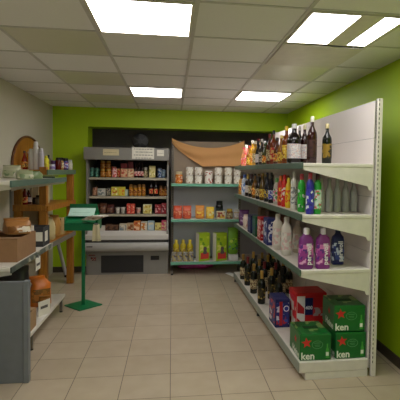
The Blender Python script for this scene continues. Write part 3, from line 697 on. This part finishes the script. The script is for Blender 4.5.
for i, (px, w_, h_, c, pcl, lb) in enumerate(((94.6, 8, .085, (190, 186, 176), printed('dark label tub', ((60, 50, 46), (150, 140, 130)), 40), 'white tray with dark label at the left of the bottom cooler tray'),
        (102, 7, .07, (206, 200, 186), (220, 214, 200), 'plain cream packet in the bottom cooler tray'),
        (109, 6, .09, (110, 76, 54), printed('brown tray', ((120, 84, 60), (70, 46, 34)), 40), 'brown meat tray left of centre in the bottom cooler tray'),
        (115.2, 6, .08, (120, 84, 60), printed('brown tray', ((120, 84, 60), (70, 46, 34)), 40), 'brown meat tray right beside another one, bottom cooler tray'),
        (123.5, 7, .1, (206, 196, 170), printed('cream blue pack', ((216, 206, 186), (120, 140, 150)), 30), 'cream packet in the middle of the bottom cooler tray'),
        (130.6, 6.6, .11, (196, 170, 130), printed('tan print', ((206, 180, 140), (150, 90, 50)), 30), 'tan packet in the bottom cooler tray'),
        (137.6, 6.6, .14, (206, 120, 50), printed('orange print', ((216, 130, 60), (240, 200, 160), (180, 70, 30)), 26), 'orange packet in the bottom cooler tray'),
        (144.6, 6.4, .13, (196, 190, 170), printed('white orange print', ((220, 210, 190), (206, 130, 60)), 26), 'white packet with orange print in the bottom cooler tray'),
        (151.5, 6.4, .14, (150, 170, 180), printed('pale blue print', ((180, 200, 206), (220, 210, 180)), 26), 'pale blue packet in the bottom cooler tray'),
        (158.6, 6.4, .11, (206, 190, 110), printed('yellow tub print', ((216, 200, 120), (150, 120, 60)), 26), 'yellow packet in the bottom cooler tray'),
        (164.4, 5, .15, (200, 70, 100), printed('pink print', ((206, 80, 110), (220, 190, 150)), 26), 'pink packet at the right end of the bottom cooler tray'))):
    cc(px, z, w_, h_, c, pcl, lb, G4, 'food_tray' if i in (0, 2, 3) else 'food_packet', yb, .11, 'food pack')

# ======================================================= middle rack at the back
RX0, RX1, RY = -.008, 1.02, 6.12
rack = thing('wall_rack', 'metal shelf rack with mint green edges between the cooler and the right shelving', 'shelf', (RX0, RY, 0))
RWd = RX1-RX0; PAN = mat('pale grey panel', (188, 194, 200), .5, 0, .04); BEI = mat('beige pegboard', (150, 132, 112), .6)
RM = mat('rack post metal', (120, 112, 100), .45, .3)
for x in (0, RWd-.035):
    b = MB().box(x, x+.035, .3, .34, .0, 1.92, 0, .003)
    for i in range(50): b.box(x+.013, x+.021, .2988, .3002, .1+i*.036, .118+i*.036, 1)
    b.build('upright', [RM, SLOT], rack)
    MB().box(x, x+.035, .02, .299, .02, .06, 0, .003).build('base_leg', RM, rack)
    MB().lathe([(.016, 0), (.016, .012), (.008, .02)], 12, 0, (x+.0175, .04, 0)).build('foot', BLACK, rack)
for z0, z1, m in ((.2, .735, PAN), (.795, 1.23, PAN), (1.29, 1.9, BEI)):
    MB().box(.037, RWd-.037, .315, .33, z0, z1).build('back_panel', m, rack)
RS = [1.287, .787, .185]
for z in RS:
    s = MB().box(.001, RWd-.001, .012, .298, z-.03, z-.001, 0, .003).build('shelf_board', mat('rack shelf white', (214, 214, 206), .4), rack)
    MB().box(.001, RWd-.001, -.002, .011, z-.036, z+.003, 0, .002).build('price_rail', MINT, s)
    for x in (.0015, RWd-.005): MB().prism([(.02, z-.03), (.298, z-.03), (.298, z-.12), (.2, z-.1)], 0, x, x+.003).build('bracket', RM, s)
# cloth swag
m_, nt, bs = nodes_mat('tan cloth')
bs.inputs['Base Color'].default_value = lin((214, 160, 104)); bs.inputs['Roughness'].default_value = .9
tc = nt.nodes.new('ShaderNodeTexCoord'); nz = nt.nodes.new('ShaderNodeTexNoise'); nz.inputs['Scale'].default_value = 90
bp = nt.nodes.new('ShaderNodeBump'); bp.inputs['Strength'].default_value = .3; bp.inputs['Distance'].default_value = .002
nt.links.new(tc.outputs['Object'], nz.inputs['Vector']); nt.links.new(nz.outputs['Fac'], bp.inputs['Height']); nt.links.new(bp.outputs['Normal'], bs.inputs['Normal'])
TAN = m_
yc0 = 6.39
tl, tr_ = on(172, 138, 1, yc0), on(244.5, 140.5, 1, yc0)
b = MB(); NU, NV = 48, 18; vs = []; fs = []
for back in (0, 1):
    for j in range(NV+1):
        v = j/NV
        for i in range(NU+1):
            u = i/NU
            x = tl.x+(tr_.x-tl.x)*u
            up = tl.z+(tr_.z-tl.z)*u-.125*(4*u*(1-u))**.9
            lo = tl.z-.06-.345*min(1, (u/.42))**.75 if u < .42 else tl.z-.405+.03*(u-.42)
            if u > .9: lo = lo+(u-.9)*.4
            z = up+(lo-up)*v
            y = yc0-.02*math.sin(PI*min(1, v*1.2))-.016*math.sin(v*9+u*3*(1-u)*4+u*5)*min(1, 4*u+.1)*v-.012*math.sin(u*26)*v*v*.5-.01*math.cos((u-.5)*PI)*(1-v)
            vs.append((x, y+back*.004, z))
n1 = (NU+1)*(NV+1)
for k in (0, 1):
    for j in range(NV):
        for i in range(NU):
            a = k*n1+j*(NU+1)+i; fs.append((a, a+1, a+NU+2, a+NU+1))
for i in range(NU):
    for j in (0, NV): a = j*(NU+1)+i; fs.append((a, a+1, a+1+n1, a+n1))
for j in range(NV):
    for i in (0, NU): a = j*(NU+1)+i; fs.append((a, a+NU+1, a+NU+1+n1, a+n1))
o = b.add(vs, fs, 0, True).build('draped_cloth', TAN); tag(o, 'tan cloth hung in a sagging swag over the top of the middle rack', 'cloth')
def rxx(px, y): return on(px, 200, 1, y).x
YRK = 6.25; z = RS[0]+.001; GR1 = 'tins on the top of the middle rack'
bottle('food_jar', 'jar', (rxx(178.8, YRK), YRK, z), .17, .052, (200, 120, 40), (206, 190, 150), printed('orange jam', ((220, 140, 60), (240, 220, 190), (190, 80, 30)), 34), 'orange jar at the left end of the middle rack top shelf', 'jar', GR1)
TIN = printed('white tin print', ((226, 220, 208), (232, 228, 218), (196, 186, 166), (170, 150, 120)), 34)
TINR = printed('white tin red print', ((228, 222, 210), (232, 226, 216), (170, 60, 40)), 26)
ordn = ('first', 'second', 'third', 'fourth', 'fifth')
k = 0
for px in (189.4, 198.2, 218, 228, 237):
    for lv in (0, 1):
        bottle('white_tin', 'can', (rxx(px, YRK), YRK, z+lv*.119), .117, .0525, (222, 216, 206), (190, 186, 178), TIN, '%s white tin in the %s stack from the left, middle rack top shelf' % (('lower', 'upper')[lv], ordn[k]), 'tin', GR1)
    k += 1
bottle('white_tin', 'can', (rxx(208.4, YRK), YRK, z), .185, .054, (222, 216, 206), (196, 190, 180), TINR, 'single tall white tin with a reddish mark between the stacks', 'tin', GR1)
z = RS[1]+.001; GR2 = 'packs on the middle shelf of the middle rack'
OR = printed('red orange pouch', ((206, 84, 50), (230, 160, 120), (170, 50, 30)), 26)
bag('lentil_bag', (rxx(177.8, YRK), YRK, z), .125, .1, .185, (200, 80, 50), OR, 'leftmost red-orange bag on the middle rack', 'bag', GR2)
bag('lentil_bag', (rxx(187, YRK), YRK, z), .125, .1, .185, (206, 90, 56), OR, 'second red-orange bag on the middle rack', 'bag', GR2)
YO = printed('yellow orange pouch', ((224, 150, 50), (240, 210, 90), (190, 90, 40)), 26)
bag('pasta_bag', (rxx(200, YRK), YRK, z), .13, .1, .19, (214, 140, 56), YO, 'orange bag in the middle of the rack shelf', 'bag', GR2)
bag('pasta_bag', (rxx(210.2, YRK), YRK, z), .12, .1, .17, (226, 190, 60), printed('yellow pouch', ((230, 200, 70), (236, 230, 180), (210, 130, 50)), 26), 'yellow bag right of the orange one', 'bag', GR2)
bottle('food_jar', 'jar', (rxx(219.5, 6.33), 6.33, z), .25, .054, (20, 22, 22), (16, 20, 18), printed('black tin', ((20, 24, 24), (50, 70, 60)), 30), 'tall black jar behind a small white packet', 'jar', GR2)
carton('spice_carton', (rxx(221, 6.2), 6.2, z), .125, .07, .11, (216, 206, 170), printed('cream yellow print', ((226, 216, 186), (220, 180, 60), (160, 60, 40)), 26), 'cream and yellow packet in front of the black jar', 'box', GR2)
bottle('food_jar', 'jar', (rxx(229.8, YRK), YRK, z), .14, .047, (140, 90, 50), (190, 160, 60), LBC, 'brown jar with a yellowish lid near the right end', 'jar', GR2)
bottle('food_jar', 'jar', (rxx(237, YRK), YRK, z), .13, .046, (190, 170, 140), (200, 196, 186), LBW, 'pale jar at the right end of the middle rack shelf', 'jar', GR2)
z = RS[2]+.001; GR3 = 'goods on the bottom shelf of the middle rack'
for i, px in enumerate((176.6, 183.6, 190.4)):
    bottle('oil_bottle', 'deterg', (rxx(px, 6.3), 6.3, z), .29, .046, (190, 170, 40), (214, 190, 60), printed('oil label', ((210, 190, 80), (150, 120, 30)), 34), ('leftmost', 'middle', 'rightmost')[i]+' of three yellow oil bottles on the bottom of the middle rack', 'bottle', GR3, br=.2)
for i, px in enumerate((174.6, 180.2, 186, 191.6)):
    bottle('small_tin', 'can', (rxx(px, 6.195), 6.195, z), .13, .036, (150, 146, 140), (170, 168, 160), printed('grey tin', ((160, 156, 150), (90, 80, 90), (200, 180, 90)), 34), ordn[i]+' small grey tin from the left, in front of the oil bottles', 'tin', GR3)
LIME = printed('lime box print', ((170, 200, 40), (196, 216, 60), (110, 160, 40), (226, 226, 120)), 16)
for px, wpx, lb in ((202.8, 13.4, 'left tall lime green carton with a red foot on the middle rack'), (220, 13.8, 'right tall lime green carton with a red foot on the middle rack')):
    yy = 6.23; ww = wpx*6.2/437*.92
    o = carton('cereal_box', (rxx(px+(.6), yy), yy, z), ww, .1, .4, (160, 190, 40), LIME, lb, 'box', GR3, .42, printed('pale side print', ((222, 222, 206), (206, 208, 190), (150, 160, 120)), 20))
    MB().box(-ww/2-.002, -ww/2-.001, -.049, .049, .004, .396).build('pale_side', mat('pale pack side', (216, 214, 196), .5), o)
    MB().box(-ww*.36, ww*.4, -.0525, -.0495, .03, .12).build('red_panel', mat('coral red ink', (216, 70, 60), .5), o)
    MB().lathe([(.032, 0), (.034, .02), (.022, .05), (.03, .075), (.02, .1), (.004, .105)], 14, 0, (.01, -.051, .1), 1, .12).build('printed_figure', mat('grey brown ink', (96, 84, 90), .6), o)
cb_ = carton('white_carton', (rxx(233.6, YRK), YRK, z), .14, .13, .085, (222, 220, 214), (228, 226, 222), 'low white carton at the right of the bottom shelf', 'box', GR3)
bag('green_pouch', (rxx(233.4, YRK), YRK, z+.088), .15, .1, .385, (110, 160, 40), printed('green pouch print', ((120, 176, 40), (60, 120, 50), (190, 210, 70), (90, 110, 130)), 18), 'tall green pouch standing on the low white carton', 'bag', GR3)
# pink plastic and small flat bright white patch on the floor
pk = on(201, 264.5, 2, 0.02)
b = MB(); n = 26; v = []; f = []
for i, (q, zz) in enumerate(((.8, 0), (1, .02), (.85, .05), (.45, .075), (.1, .085))):
    for k in range(n):
        a = 2*PI*k/n; j = 1+.16*math.sin(5*a+i)+.1*math.sin(9*a-i*2); v.append((.26*q*j*math.cos(a), .085*q*j*math.sin(a), zz*(1+.25*math.sin(4*a))))
for i in range(4):
    for k in range(n): f.append((i*n+k, i*n+(k+1) % n, (i+1)*n+(k+1) % n, (i+1)*n+k))
f += [list(range(n))[::-1], [4*n+k for k in range(n)]]
o = b.add(v, f, 0, True).build('plastic_wrap', mat('magenta plastic', (226, 60, 150), .3), None, (.36, 6.6, .0005)); tag(o, 'crumpled magenta plastic on the floor under the middle rack', 'plastic')
q = [on(225, 273.2, 2, .001), on(233.5, 277, 2, .001), on(234.5, 273.6, 2, .001), on(229, 272.2, 2, .001)]
o = MB().prism([(p.x, p.y) for p in q], 2, .0008, .0022).build('white_patch', mat('flat bright white', (244, 242, 240), .7)); tag(o, 'small flat white patch on the floor by the far end of the right shelving', 'paper')

# ================================================================= left side
lg = thing('low_gondola', 'white metal wall shelving on the left with a slate green top edge', 'shelf', (-1.1, 3.16, 0))
LYe = 1.58
s = MB().box(-.52, 0, .045, LYe, .13, .159, 0, .004).build('base_deck', WHITE_METAL, lg)
for y in (.5, LYe-.12): MB().box(-.03, -.006, y, y+.025, .012, .13).build('deck_leg', RM, s)
for y in (.5, LYe-.12): MB().lathe([(.016, 0), (.016, .01), (.01, .012)], 10, 0, (-.018, y+.0125, 0)).build('foot', BLACK, s)
s = MB().box(-.52, 0, .0, LYe, 1.352, 1.378, 0, .003).build('top_shelf', WHITE_METAL, lg)
MB().box(.001, .014, .0, LYe, 1.338, 1.384, 0, .002).build('price_rail', mat('slate rail', (84, 108, 96), .45), s)
LYm = 1.06
s = MB().box(-.5, 0, .0, LYm, .757, .782, 0, .003).build('middle_shelf', WHITE_METAL, lg)
b = MB().box(.001, .012, .0, LYm, .745, .785, 0, .002)
b.build('price_rail', printed('worn price strip', ((92, 100, 94), (170, 166, 150), (70, 80, 74)), 12), s)
for y in (.0, .83, LYe-.03): MB().box(-.55, -.52, y, y+.03, 0, 1.38).build('upright', GREYM, lg)
MB().box(-.553, -.54, .03, LYe, .16, 1.35).build('back_panel', mat('off white panel', (206, 200, 186), .5), lg)
for z, ye in ((1.352, LYe), (.757, LYm)):
    for y in (.03, ye-.034): MB().prism([(0, z), (-.52, z), (-.52, z-.12), (-.46, z-.1), (0, z-.03)], 1, y, y+.003).build('bracket', WHITE_METAL, lg)
pe = MB().box(-.66, .145, -.06, -.01, 0, .0); pe = None
ep = thing('end_panel', 'slate grey metal end panel in the left foreground', 'panel', (-1.3, 3.1, 0))
MB().box(-.33, .335, .0, .035, .0, .7, 0, .004).build('board', mat('slate grey enamel', (112, 116, 122), .45), ep)
MB().box(.305, .34, -.006, .041, .0, .705, 0, .004).build('edge_post', mat('slate grey enamel', (118, 122, 128), .45), ep)
# wooden rack
wr = thing('wooden_rack', 'orange wooden shelf rack with an arched back against the left wall', 'rack', (-1.4, 4.85, 0))
for x, y, w in ((.055, 0, .075), (.11, .97, .08), (-.2, .0, .07), (-.215, .9, .075)):
    MB().box(x-w/2, x+w/2, y-w/2, y+w/2, 0, 1.44 if y else 1.49, 0, .006).build('post', WOOD, wr)
EDG = mat('grey green edging', (92, 116, 92), .5)
for z in (1.44, 1.055, .65):
    poly = [(-.245, -.045), (.098, -.045), (.155, 1.02), (-.245, 1.02)]
    s = MB().prism(poly, 2, z-.02+.0205, z+.018).build('shelf_board', WOOD, wr)
    dx, dy = .057, 1.065; L = math.hypot(dx, dy); nx, ny = dy/L*.012, -dx/L*.012
    ed = MB().prism([(.099, -.045), (.156, 1.02), (.156+nx, 1.02+ny), (.099+nx, -.045+ny)], 2, z-.035, z+.02)
    ed.build('shelf_edging', EDG if z > 1.2 else WOOD if z > 1 else mat('grey edging', (120, 112, 100), .5), s)
MB().box(-.235, .095, -.075, -.046, 1.025, 1.09, 0, .004).build('cross_beam', WOOD, wr)
poly = [(-.03, 1.46), (1.04, 1.46)]
for k in range(25):
    a = PI*k/24; poly.append((.505+.535*math.cos(a), 1.5+.335*math.sin(a)))
MB().prism(poly, 0, -.262, -.248).build('arched_back', WOOD, wr)
rim = MB(); rim.tube([(-.25, .505+.535*math.cos(PI*k/24), 1.5+.335*math.sin(PI*k/24)) for k in range(25)], .014); rim.build('arch_rim', wood_mat('dark wood', (86, 46, 14), (110, 62, 22)), wr)
# leaning pole
a = on(66.3, 277, 2, 0.0); 
b = MB().tube([(a.x, a.y, 0.012), (a.x-.125, a.y-.02, .56)], .022, 10); o = b.build('metal_tube', mat('dull grey tube', (190, 188, 182), .4, .3))
tag(o, 'grey metal tube leaning in the corner behind the wooden rack', 'tube')
b = MB().lathe([(.026, 0), (.026, .03), (.023, .035)], 10, 0, (a.x, a.y, 0)); b.build('rubber_tip', BLACK, o)
# things on the rack top
GL1 = 'bottles on top of the wooden rack'; ZR = 1.459
def lp(px, Y, z): p = on(px, 170, 1, Y); return Vector((p.x, Y, z))
WC = mat('pale grey can', (206, 202, 200), .4, 0, .04); WC2 = mat('lilac grey can', (190, 184, 194), .4, 0, .04)
bottle('spray_can', 'aerosol', lp(31, 5.0, ZR), .225, .028, WC, WC, None, 'shortest of the three pale spray cans before the arched back', 'spray can', GL1)
bottle('spray_can', 'aerosol', lp(36, 5.0, ZR), .305, .03, WC, WC, None, 'tallest of the three pale spray cans before the arched back', 'spray can', GL1)
bottle('spray_can', 'aerosol', lp(41.2, 5.0, ZR), .235, .03, WC2, WC2, None, 'lilac grey spray can beside the yellow bottle', 'spray can', GL1)
bottle('cleaner_bottle', 'deterg', lp(46, 5.1, ZR), .155, .034, (214, 206, 30), (206, 200, 40), printed('yellow lime print', ((220, 214, 50), (190, 180, 30)), 40), 'yellow bottle right of the pale spray cans', 'bottle', GL1, br=.3)
bottle('cleaner_bottle', 'deterg', lp(48.6, 5.25, ZR), .17, .024, (70, 64, 56), (18, 18, 18), None, 'small dark bottle with black cap behind the yellow bottle', 'bottle', GL1, br=.3)
bottle('cream_jar', 'jar', lp(51.8, 5.2, ZR), .065, .036, (206, 206, 226), (190, 190, 210), (120, 100, 160), 'low white and lilac jar on the front corner of the wooden rack', 'jar', GL1)
bottle('cream_jar', 'jar', lp(53.5, 5.42, ZR), .11, .034, (70, 40, 90), (90, 60, 110), (110, 70, 140), 'purple jar behind the low white one', 'jar', GL1)
bottle('food_jar', 'jar', lp(58.4, 5.42, ZR), .145, .034, (96, 26, 18), (20, 14, 14), None, 'dark red jar with a black lid on the wooden rack', 'jar', GL1)
bottle('food_jar', 'jar', lp(60.8, 5.58, ZR), .15, .034, (170, 130, 60), (24, 16, 14), LBC, 'honey jar with a black lid on the wooden rack', 'jar', GL1)
bottle('food_jar', 'jar', lp(65.2, 5.68, ZR), .145, .04, (70, 60, 130), (24, 18, 16), printed('blue white red label', ((90, 90, 170), (220, 220, 230), (180, 60, 70)), 50), 'jar with a blue and white label and black lid', 'jar', GL1)
bottle('food_jar', 'jar', lp(70, 5.83, ZR), .13, .03, (206, 204, 190), (196, 194, 186), (220, 216, 200), 'white jar at the far right corner of the wooden rack', 'jar', GL1)
bottle('juice_bottle', 'slim', lp(24.6, 5.0, ZR), .2, .03, (150, 40, 30), (60, 20, 60), LBO, 'red and orange bottle at the left of the pale spray cans', 'bottle', GL1)
bottle('juice_bottle', 'slim', lp(28.4, 5.22, ZR), .2, .03, (214, 140, 30), (196, 190, 180), LBO, 'orange bottle between the red one and the spray cans', 'bottle', GL1)
# packets on the green-edged shelf
GL2 = 'packets on the green-edged left shelf'; ZG = 1.379
PG = printed('pale green packet', ((170, 176, 140), (120, 140, 100), (206, 200, 180)), 20)
def lx(px, dx, z):
    X = -1.1-dx; p = on(px, 178, 0, X); return Vector((X, p.y, z))
bag('herb_bag', lx(24.5, .1, ZG), .13, .18, .075, (160, 168, 130), PG, 'pale green packet lying at the near end of the green-edged shelf', 'bag', GL2, .4, False)
bag('herb_bag', lx(32.5, .1, ZG), .13, .2, .07, (130, 150, 110), printed('mid green packet', ((140, 160, 116), (190, 190, 160)), 20), 'greener packet lying next along the shelf', 'bag', GL2, -.2, False)
bag('herb_bag', lx(12, .36, ZG), .15, .2, .12, (190, 190, 160), PG, 'upright pale packet at the back of the green-edged shelf', 'bag', GL2, .2)
bag('herb_bag', lx(21.5, .38, ZG), .13, .2, .08, (190, 180, 150), printed('cream green packet', ((196, 190, 150), (90, 110, 60)), 24), 'cream packet with green print on the green-edged shelf', 'bag', GL2, .3, False)
for i, (px, c, lb, zl, dz) in enumerate(((43.5, (40, 60, 30), 'dark green magazine lying at an angle on the green-edged shelf', .03, .0), (45.5, (120, 130, 60), 'olive magazine on top of the dark green one', .045, .012))):
    p = lx(px, .165, ZG+.001+i*.0135)
    o = MB().box(-.1, .1, -.12, .12, 0, .012, 0, .002).build("magazine", mat('magazine cover', c, .35), None, p, .3+i*.15)
    tag(o, lb, 'magazine', GL2)
    MB().box(-.085, .085, -.105, .105, .0115, .0128).build('cover_print', printed('cover print', (c, (190, 180, 120), (60, 40, 30)), 16), o)
# wooden rack middle shelf
GL3 = 'things on the middle of the wooden rack'; ZM = 1.0745
bottle('sauce_bottle', 'slim', lp(24.6, 5.02, ZM), .2, .032, (110, 16, 20), (160, 40, 40), LBR, 'dark red bottle at the left of the wooden rack middle shelf', 'bottle', GL3)
bottle('sauce_bottle', 'slim', lp(28.4, 5.16, ZM), .17, .03, (60, 14, 16), (190, 186, 180), LBW, 'shorter dark bottle beside the red one on the wooden rack', 'bottle', GL3)
carton('tea_box', lp(36, 5.45, ZM), .065, .06, .19, (206, 190, 150), (214, 200, 166), 'cream tea box standing on the wooden rack', 'box', GL3)
carton('tea_box', lp(46.5, 5.3, ZM), .05, .06, .18, (206, 196, 160), (214, 206, 176), 'narrow cream box next to the front post of the wooden rack', 'box', GL3)
bottle('metal_pot', 'jar', lp(40, 5.05, ZM), .105, .05, (120, 124, 118), (30, 34, 32), (150, 152, 146), 'grey pot with a black lid on the wooden rack', 'pot', GL3)
bottle('metal_pot', 'jar', lp(35, 5.1, ZM), .075, .03, (60, 60, 56), (30, 30, 30), None, 'small dark pot left of the grey one', 'pot', GL3)
# wooden rack lower shelf bags
GL4 = 'bags on the lower shelf of the wooden rack'; ZL = .6695
TEA = printed('beige flower bag', ((214, 200, 150), (190, 160, 100), (170, 120, 150), (130, 80, 40)), 22)
bag('flour_bag', Vector((-1.375, 5.13, ZL)), .13, .14, .26, (206, 190, 140), TEA, 'cream bag with a pink flower print next to the front wooden post', 'bag', GL4, -.5)
bag('flour_bag', Vector((-1.37, 5.36, ZL)), .13, .14, .26, (190, 140, 70), printed('tan brown bag', ((196, 150, 80), (120, 70, 30), (220, 200, 150)), 22), 'tan and brown bag behind the cream flowered one', 'bag', GL4, -.4)
carton('spice_carton', Vector((-1.365, 5.58, ZL)), .1, .12, .2, (190, 160, 110), TEA, 'tan carton at the far end of the wooden rack lower shelf', 'box', GL4, -.2)
# cardboard box and co on the middle shelf
ZB = .783
def open_box(loc, w, d, h, lb, c, rz=0, grp=None, lid=True):
    m = mat('corrugated card', c, .85, 0, .1, 20); t = .006
    b = MB().box(-w/2, w/2, -d/2, d/2, 0, t); b.box(-w/2, w/2, -d/2, -d/2+t, t, h); b.box(-w/2, w/2, d/2-t, d/2, t, h); b.box(-w/2, -w/2+t, -d/2+t, d/2-t, t, h); b.box(w/2-t, w/2, -d/2+t, d/2-t, t, h)
    o = b.build('cardboard_box', m, None, loc, rz); tag(o, lb, 'box', grp)
    if lid:
        for sy in (-1, 1): MB().box(-w/2+.004, w/2-.004, min(sy*d/2, sy*(d/2-.09)), max(sy*d/2, sy*(d/2-.09)), h-.003, h+.002).build('flap', m, o)
        MB().box(-.03, .03, -d/2-.0012, -d/2, .0, h).build('tape_strip', mat('brown tape', (150, 116, 76), .35), o)
    return o
open_box(Vector((-1.275, 3.57, ZB)), .32, .44, .17, 'brown cardboard box on the left middle shelf under the bread bag', (150, 112, 78))
bag('bread_bag', Vector((-1.215, 3.645, ZB+.173)), .19, .26, .12, (176, 120, 66), printed('bread print', ((186, 130, 76), (226, 214, 196), (140, 90, 40)), 16), 'orange-brown bread bag lying on the cardboard box', 'bag', None, .5, False)
bag('clear_bag', Vector((-1.24, 3.89, ZB+.001)), .16, .12, .2, (206, 196, 186), printed('clear film', ((214, 206, 200), (160, 120, 90), (236, 234, 230)), 18), 'crinkled white plastic bag beyond the cardboard box', 'bag', None, .3, False)
cr = MB(); 
o = open_box(Vector((-1.2, 4.1, ZB)), .17, .2, .17, 'dark grey crate with a white label on the left middle shelf', (56, 54, 56), 0, None, False); o.name = 'plastic_crate'
MB().box(.0857, .087, -.05, .035, .04, .13).build('white_label', PAPER, o)
MB().box(.0, .08, -.102, -.1001, .05, .13).build('white_label', PAPER, o)
# hanging price card
o = MB().box(0, .002, -.06, .06, -.105, 0).build('price_card', PAPER, None, (-1.084, 3.74, .745)); tag(o, 'white price card hanging below the left middle shelf', 'card')
MB().box(.002, .0026, -.045, .045, -.07, -.05).build('printed_line', SCR, o)
MB().box(-.006, .006, -.015, .015, -.005, .02).build('clip', GREYM, o)
# base deck goods
ZD = .16
ob = Vector((-1.245, 4.35, ZD))
og_ = bag('orange_bag', ob, .2, .16, .285, (206, 112, 30), printed('orange brown print', ((150, 100, 40), (190, 120, 50), (120, 80, 30)), 9), 'orange and brown bag on the white base deck', 'bag', None, .5, False)
for o_ in [og_]+list(og_.children):
    for v_ in o_.data.vertices:
        t_ = max(0, v_.co.z/.285-.35); v_.co.x *= 1-.4*t_; v_.co.x += .05*t_*math.sin(v_.co.z*40)
bag('orange_bag', ob+Vector((.085, -.145, 0)), .1, .1, .13, (140, 90, 30), printed('brown sack print', ((150, 100, 40), (110, 70, 24)), 12), 'small brown sack in front of the orange bag on the base deck', 'bag', None, .2, False)
bag('black_bag', Vector((-1.41, 4.13, ZD)), .26, .2, .43, (38, 36, 38), None, 'black plastic bag behind the orange one on the base deck', 'bag', None, .2, False)
o = MB().box(0, .003, -.07, .07, 0, .13).build('price_card', PAPER, None, (-1.125, 4.06, ZD+.001), -.5); tag(o, 'white printed card standing beside the orange bag', 'card')
MB().box(.003, .0036, -.045, .04, .06, .085).build('printed_line', SCR, o)
open_box(Vector((-1.2, 3.66, ZD)), .17, .27, .15, 'light brown cardboard box on the base deck behind the grey end panel', (168, 134, 96))

# ============================================================ green stand
gs = thing('basket_stand', 'green metal stand with a square foot plate and a leaflet basket', 'stand', (-.935, 4.83, 0))
GM = mat('green enamel', (10, 112, 66), .4, 0, .08)
pl = MB().box(-.14, .14, -.14, .14, 0, .012, 0, .003).build('foot_plate', GM, gs); pl.rotation_euler = (0, 0, PI/4)
MB().box(-.018, .018, -.012, .012, .0121, .83, 0, .003).build('post', GM, gs)
tr = MB(); w, d = .168, .13
tr.box(-w, w, -d, d, .83, .836); tr.box(-w, w, -d, -d+.005, .836, .9); tr.box(-w, -w+.005, -d+.005, d, .836, .97); tr.box(w-.005, w, -d+.005, d, .836, .93)
tr.build('tray', GM, gs)
bk = MB().prism([(-w, .836), (w, .836), (w*.9, .96), (w*.72, 1.09), (-w, 1.09)], 1, d-.005, d).build('back_plate', GM, gs)
hd = MB().prism([(-d+.02, .9), (d-.006, .985), (d-.006, .991), (-d+.02, .906)], 0, -w+.006, w-.03); hd.build('sloping_lid', GM, gs)
o = MB().prism([(-.02, .0), (.105, .075), (.105, .079), (-.02, .004)], 0, -.138, .13).build('plastic_sheet', mat('mint glossy sheet', (190, 226, 210), .15), None, (-.955, 4.84, .967)); tag(o, 'pale mint glossy sheet lying in the green basket', 'sheet')
MB().box(-.1, .08, .03, .05, .033, .0362).build('printed_line', mat('mint ink', (130, 190, 170), .3), o)
lf = MB()
for i in range(9): lf.box(-.09+.012*i, .06+.014*i, -.05-.004*i, .045, .005*i, .005*i+.004)
o = lf.build('leaflet_pile', printed('leaflet print', ((196, 180, 160), (120, 80, 50), (226, 220, 210)), 20), None, (-.83, 4.70, .944), -.3); tag(o, 'brown and white leaflets sticking out of the green basket', 'leaflets')
MB().box(.05, .17, -.08, .03, .0445, .049).build('white_page', PAPER, o)
b = MB(); vs = []; fs = []
for k in (0, 1):
    for j in range(9):
        for i in range(7):
            u, v = i/6-.5, j/8
            vs.append((u*(.06+.03*v), -.012-.008*math.sin(u*8)-.012*math.sin(v*4)+k*.004, -v*.18))
for k in (0, 1):
    for j in range(8):
        for i in range(6): a = k*63+j*7+i; fs.append((a, a+1, a+8, a+7))
for j in range(8):
    for i in (0, 6): a = j*7+i; fs.append((a, a+7, a+70, a+63))
for i in range(6):
    for j in (0, 8): a = j*7+i; fs.append((a, a+1, a+64, a+63))
o = b.add(vs, fs, 0, True).build('paper_bag', mat('cream paper bag', (216, 206, 170), .7), None, (-.775, 4.69, .9)); tag(o, 'cream paper bag hanging off the right of the green basket', 'bag')
MB().box(-.02, .02, -.026, -.003, -.006, .012, 0, .002).build('clip', GREYM, o)

# ================================================================ lighting
w = bpy.data.worlds.new('world'); S.world = w; w.use_nodes = True
bg = w.node_tree.nodes['Background']; bg.inputs[0].default_value = (.75, .85, 1, 1); bg.inputs[1].default_value = .6
ld = bpy.data.lights.new('window_daylight', 'AREA'); ld.shape = 'RECTANGLE'; ld.size = 2.6; ld.size_y = 1.6; ld.energy = 190; ld.color = (.92, .95, 1)
lo = bpy.data.objects.new('window_daylight', ld); COL.objects.link(lo); lo.location = (0, YF-.12, 1.35); lo.rotation_euler = (PI/2, 0, PI)
S.view_settings.view_transform = 'Standard'; S.view_settings.look = 'None'; S.view_settings.exposure = .35; S.view_settings.gamma = 1
S.view_settings.use_curve_mapping = False
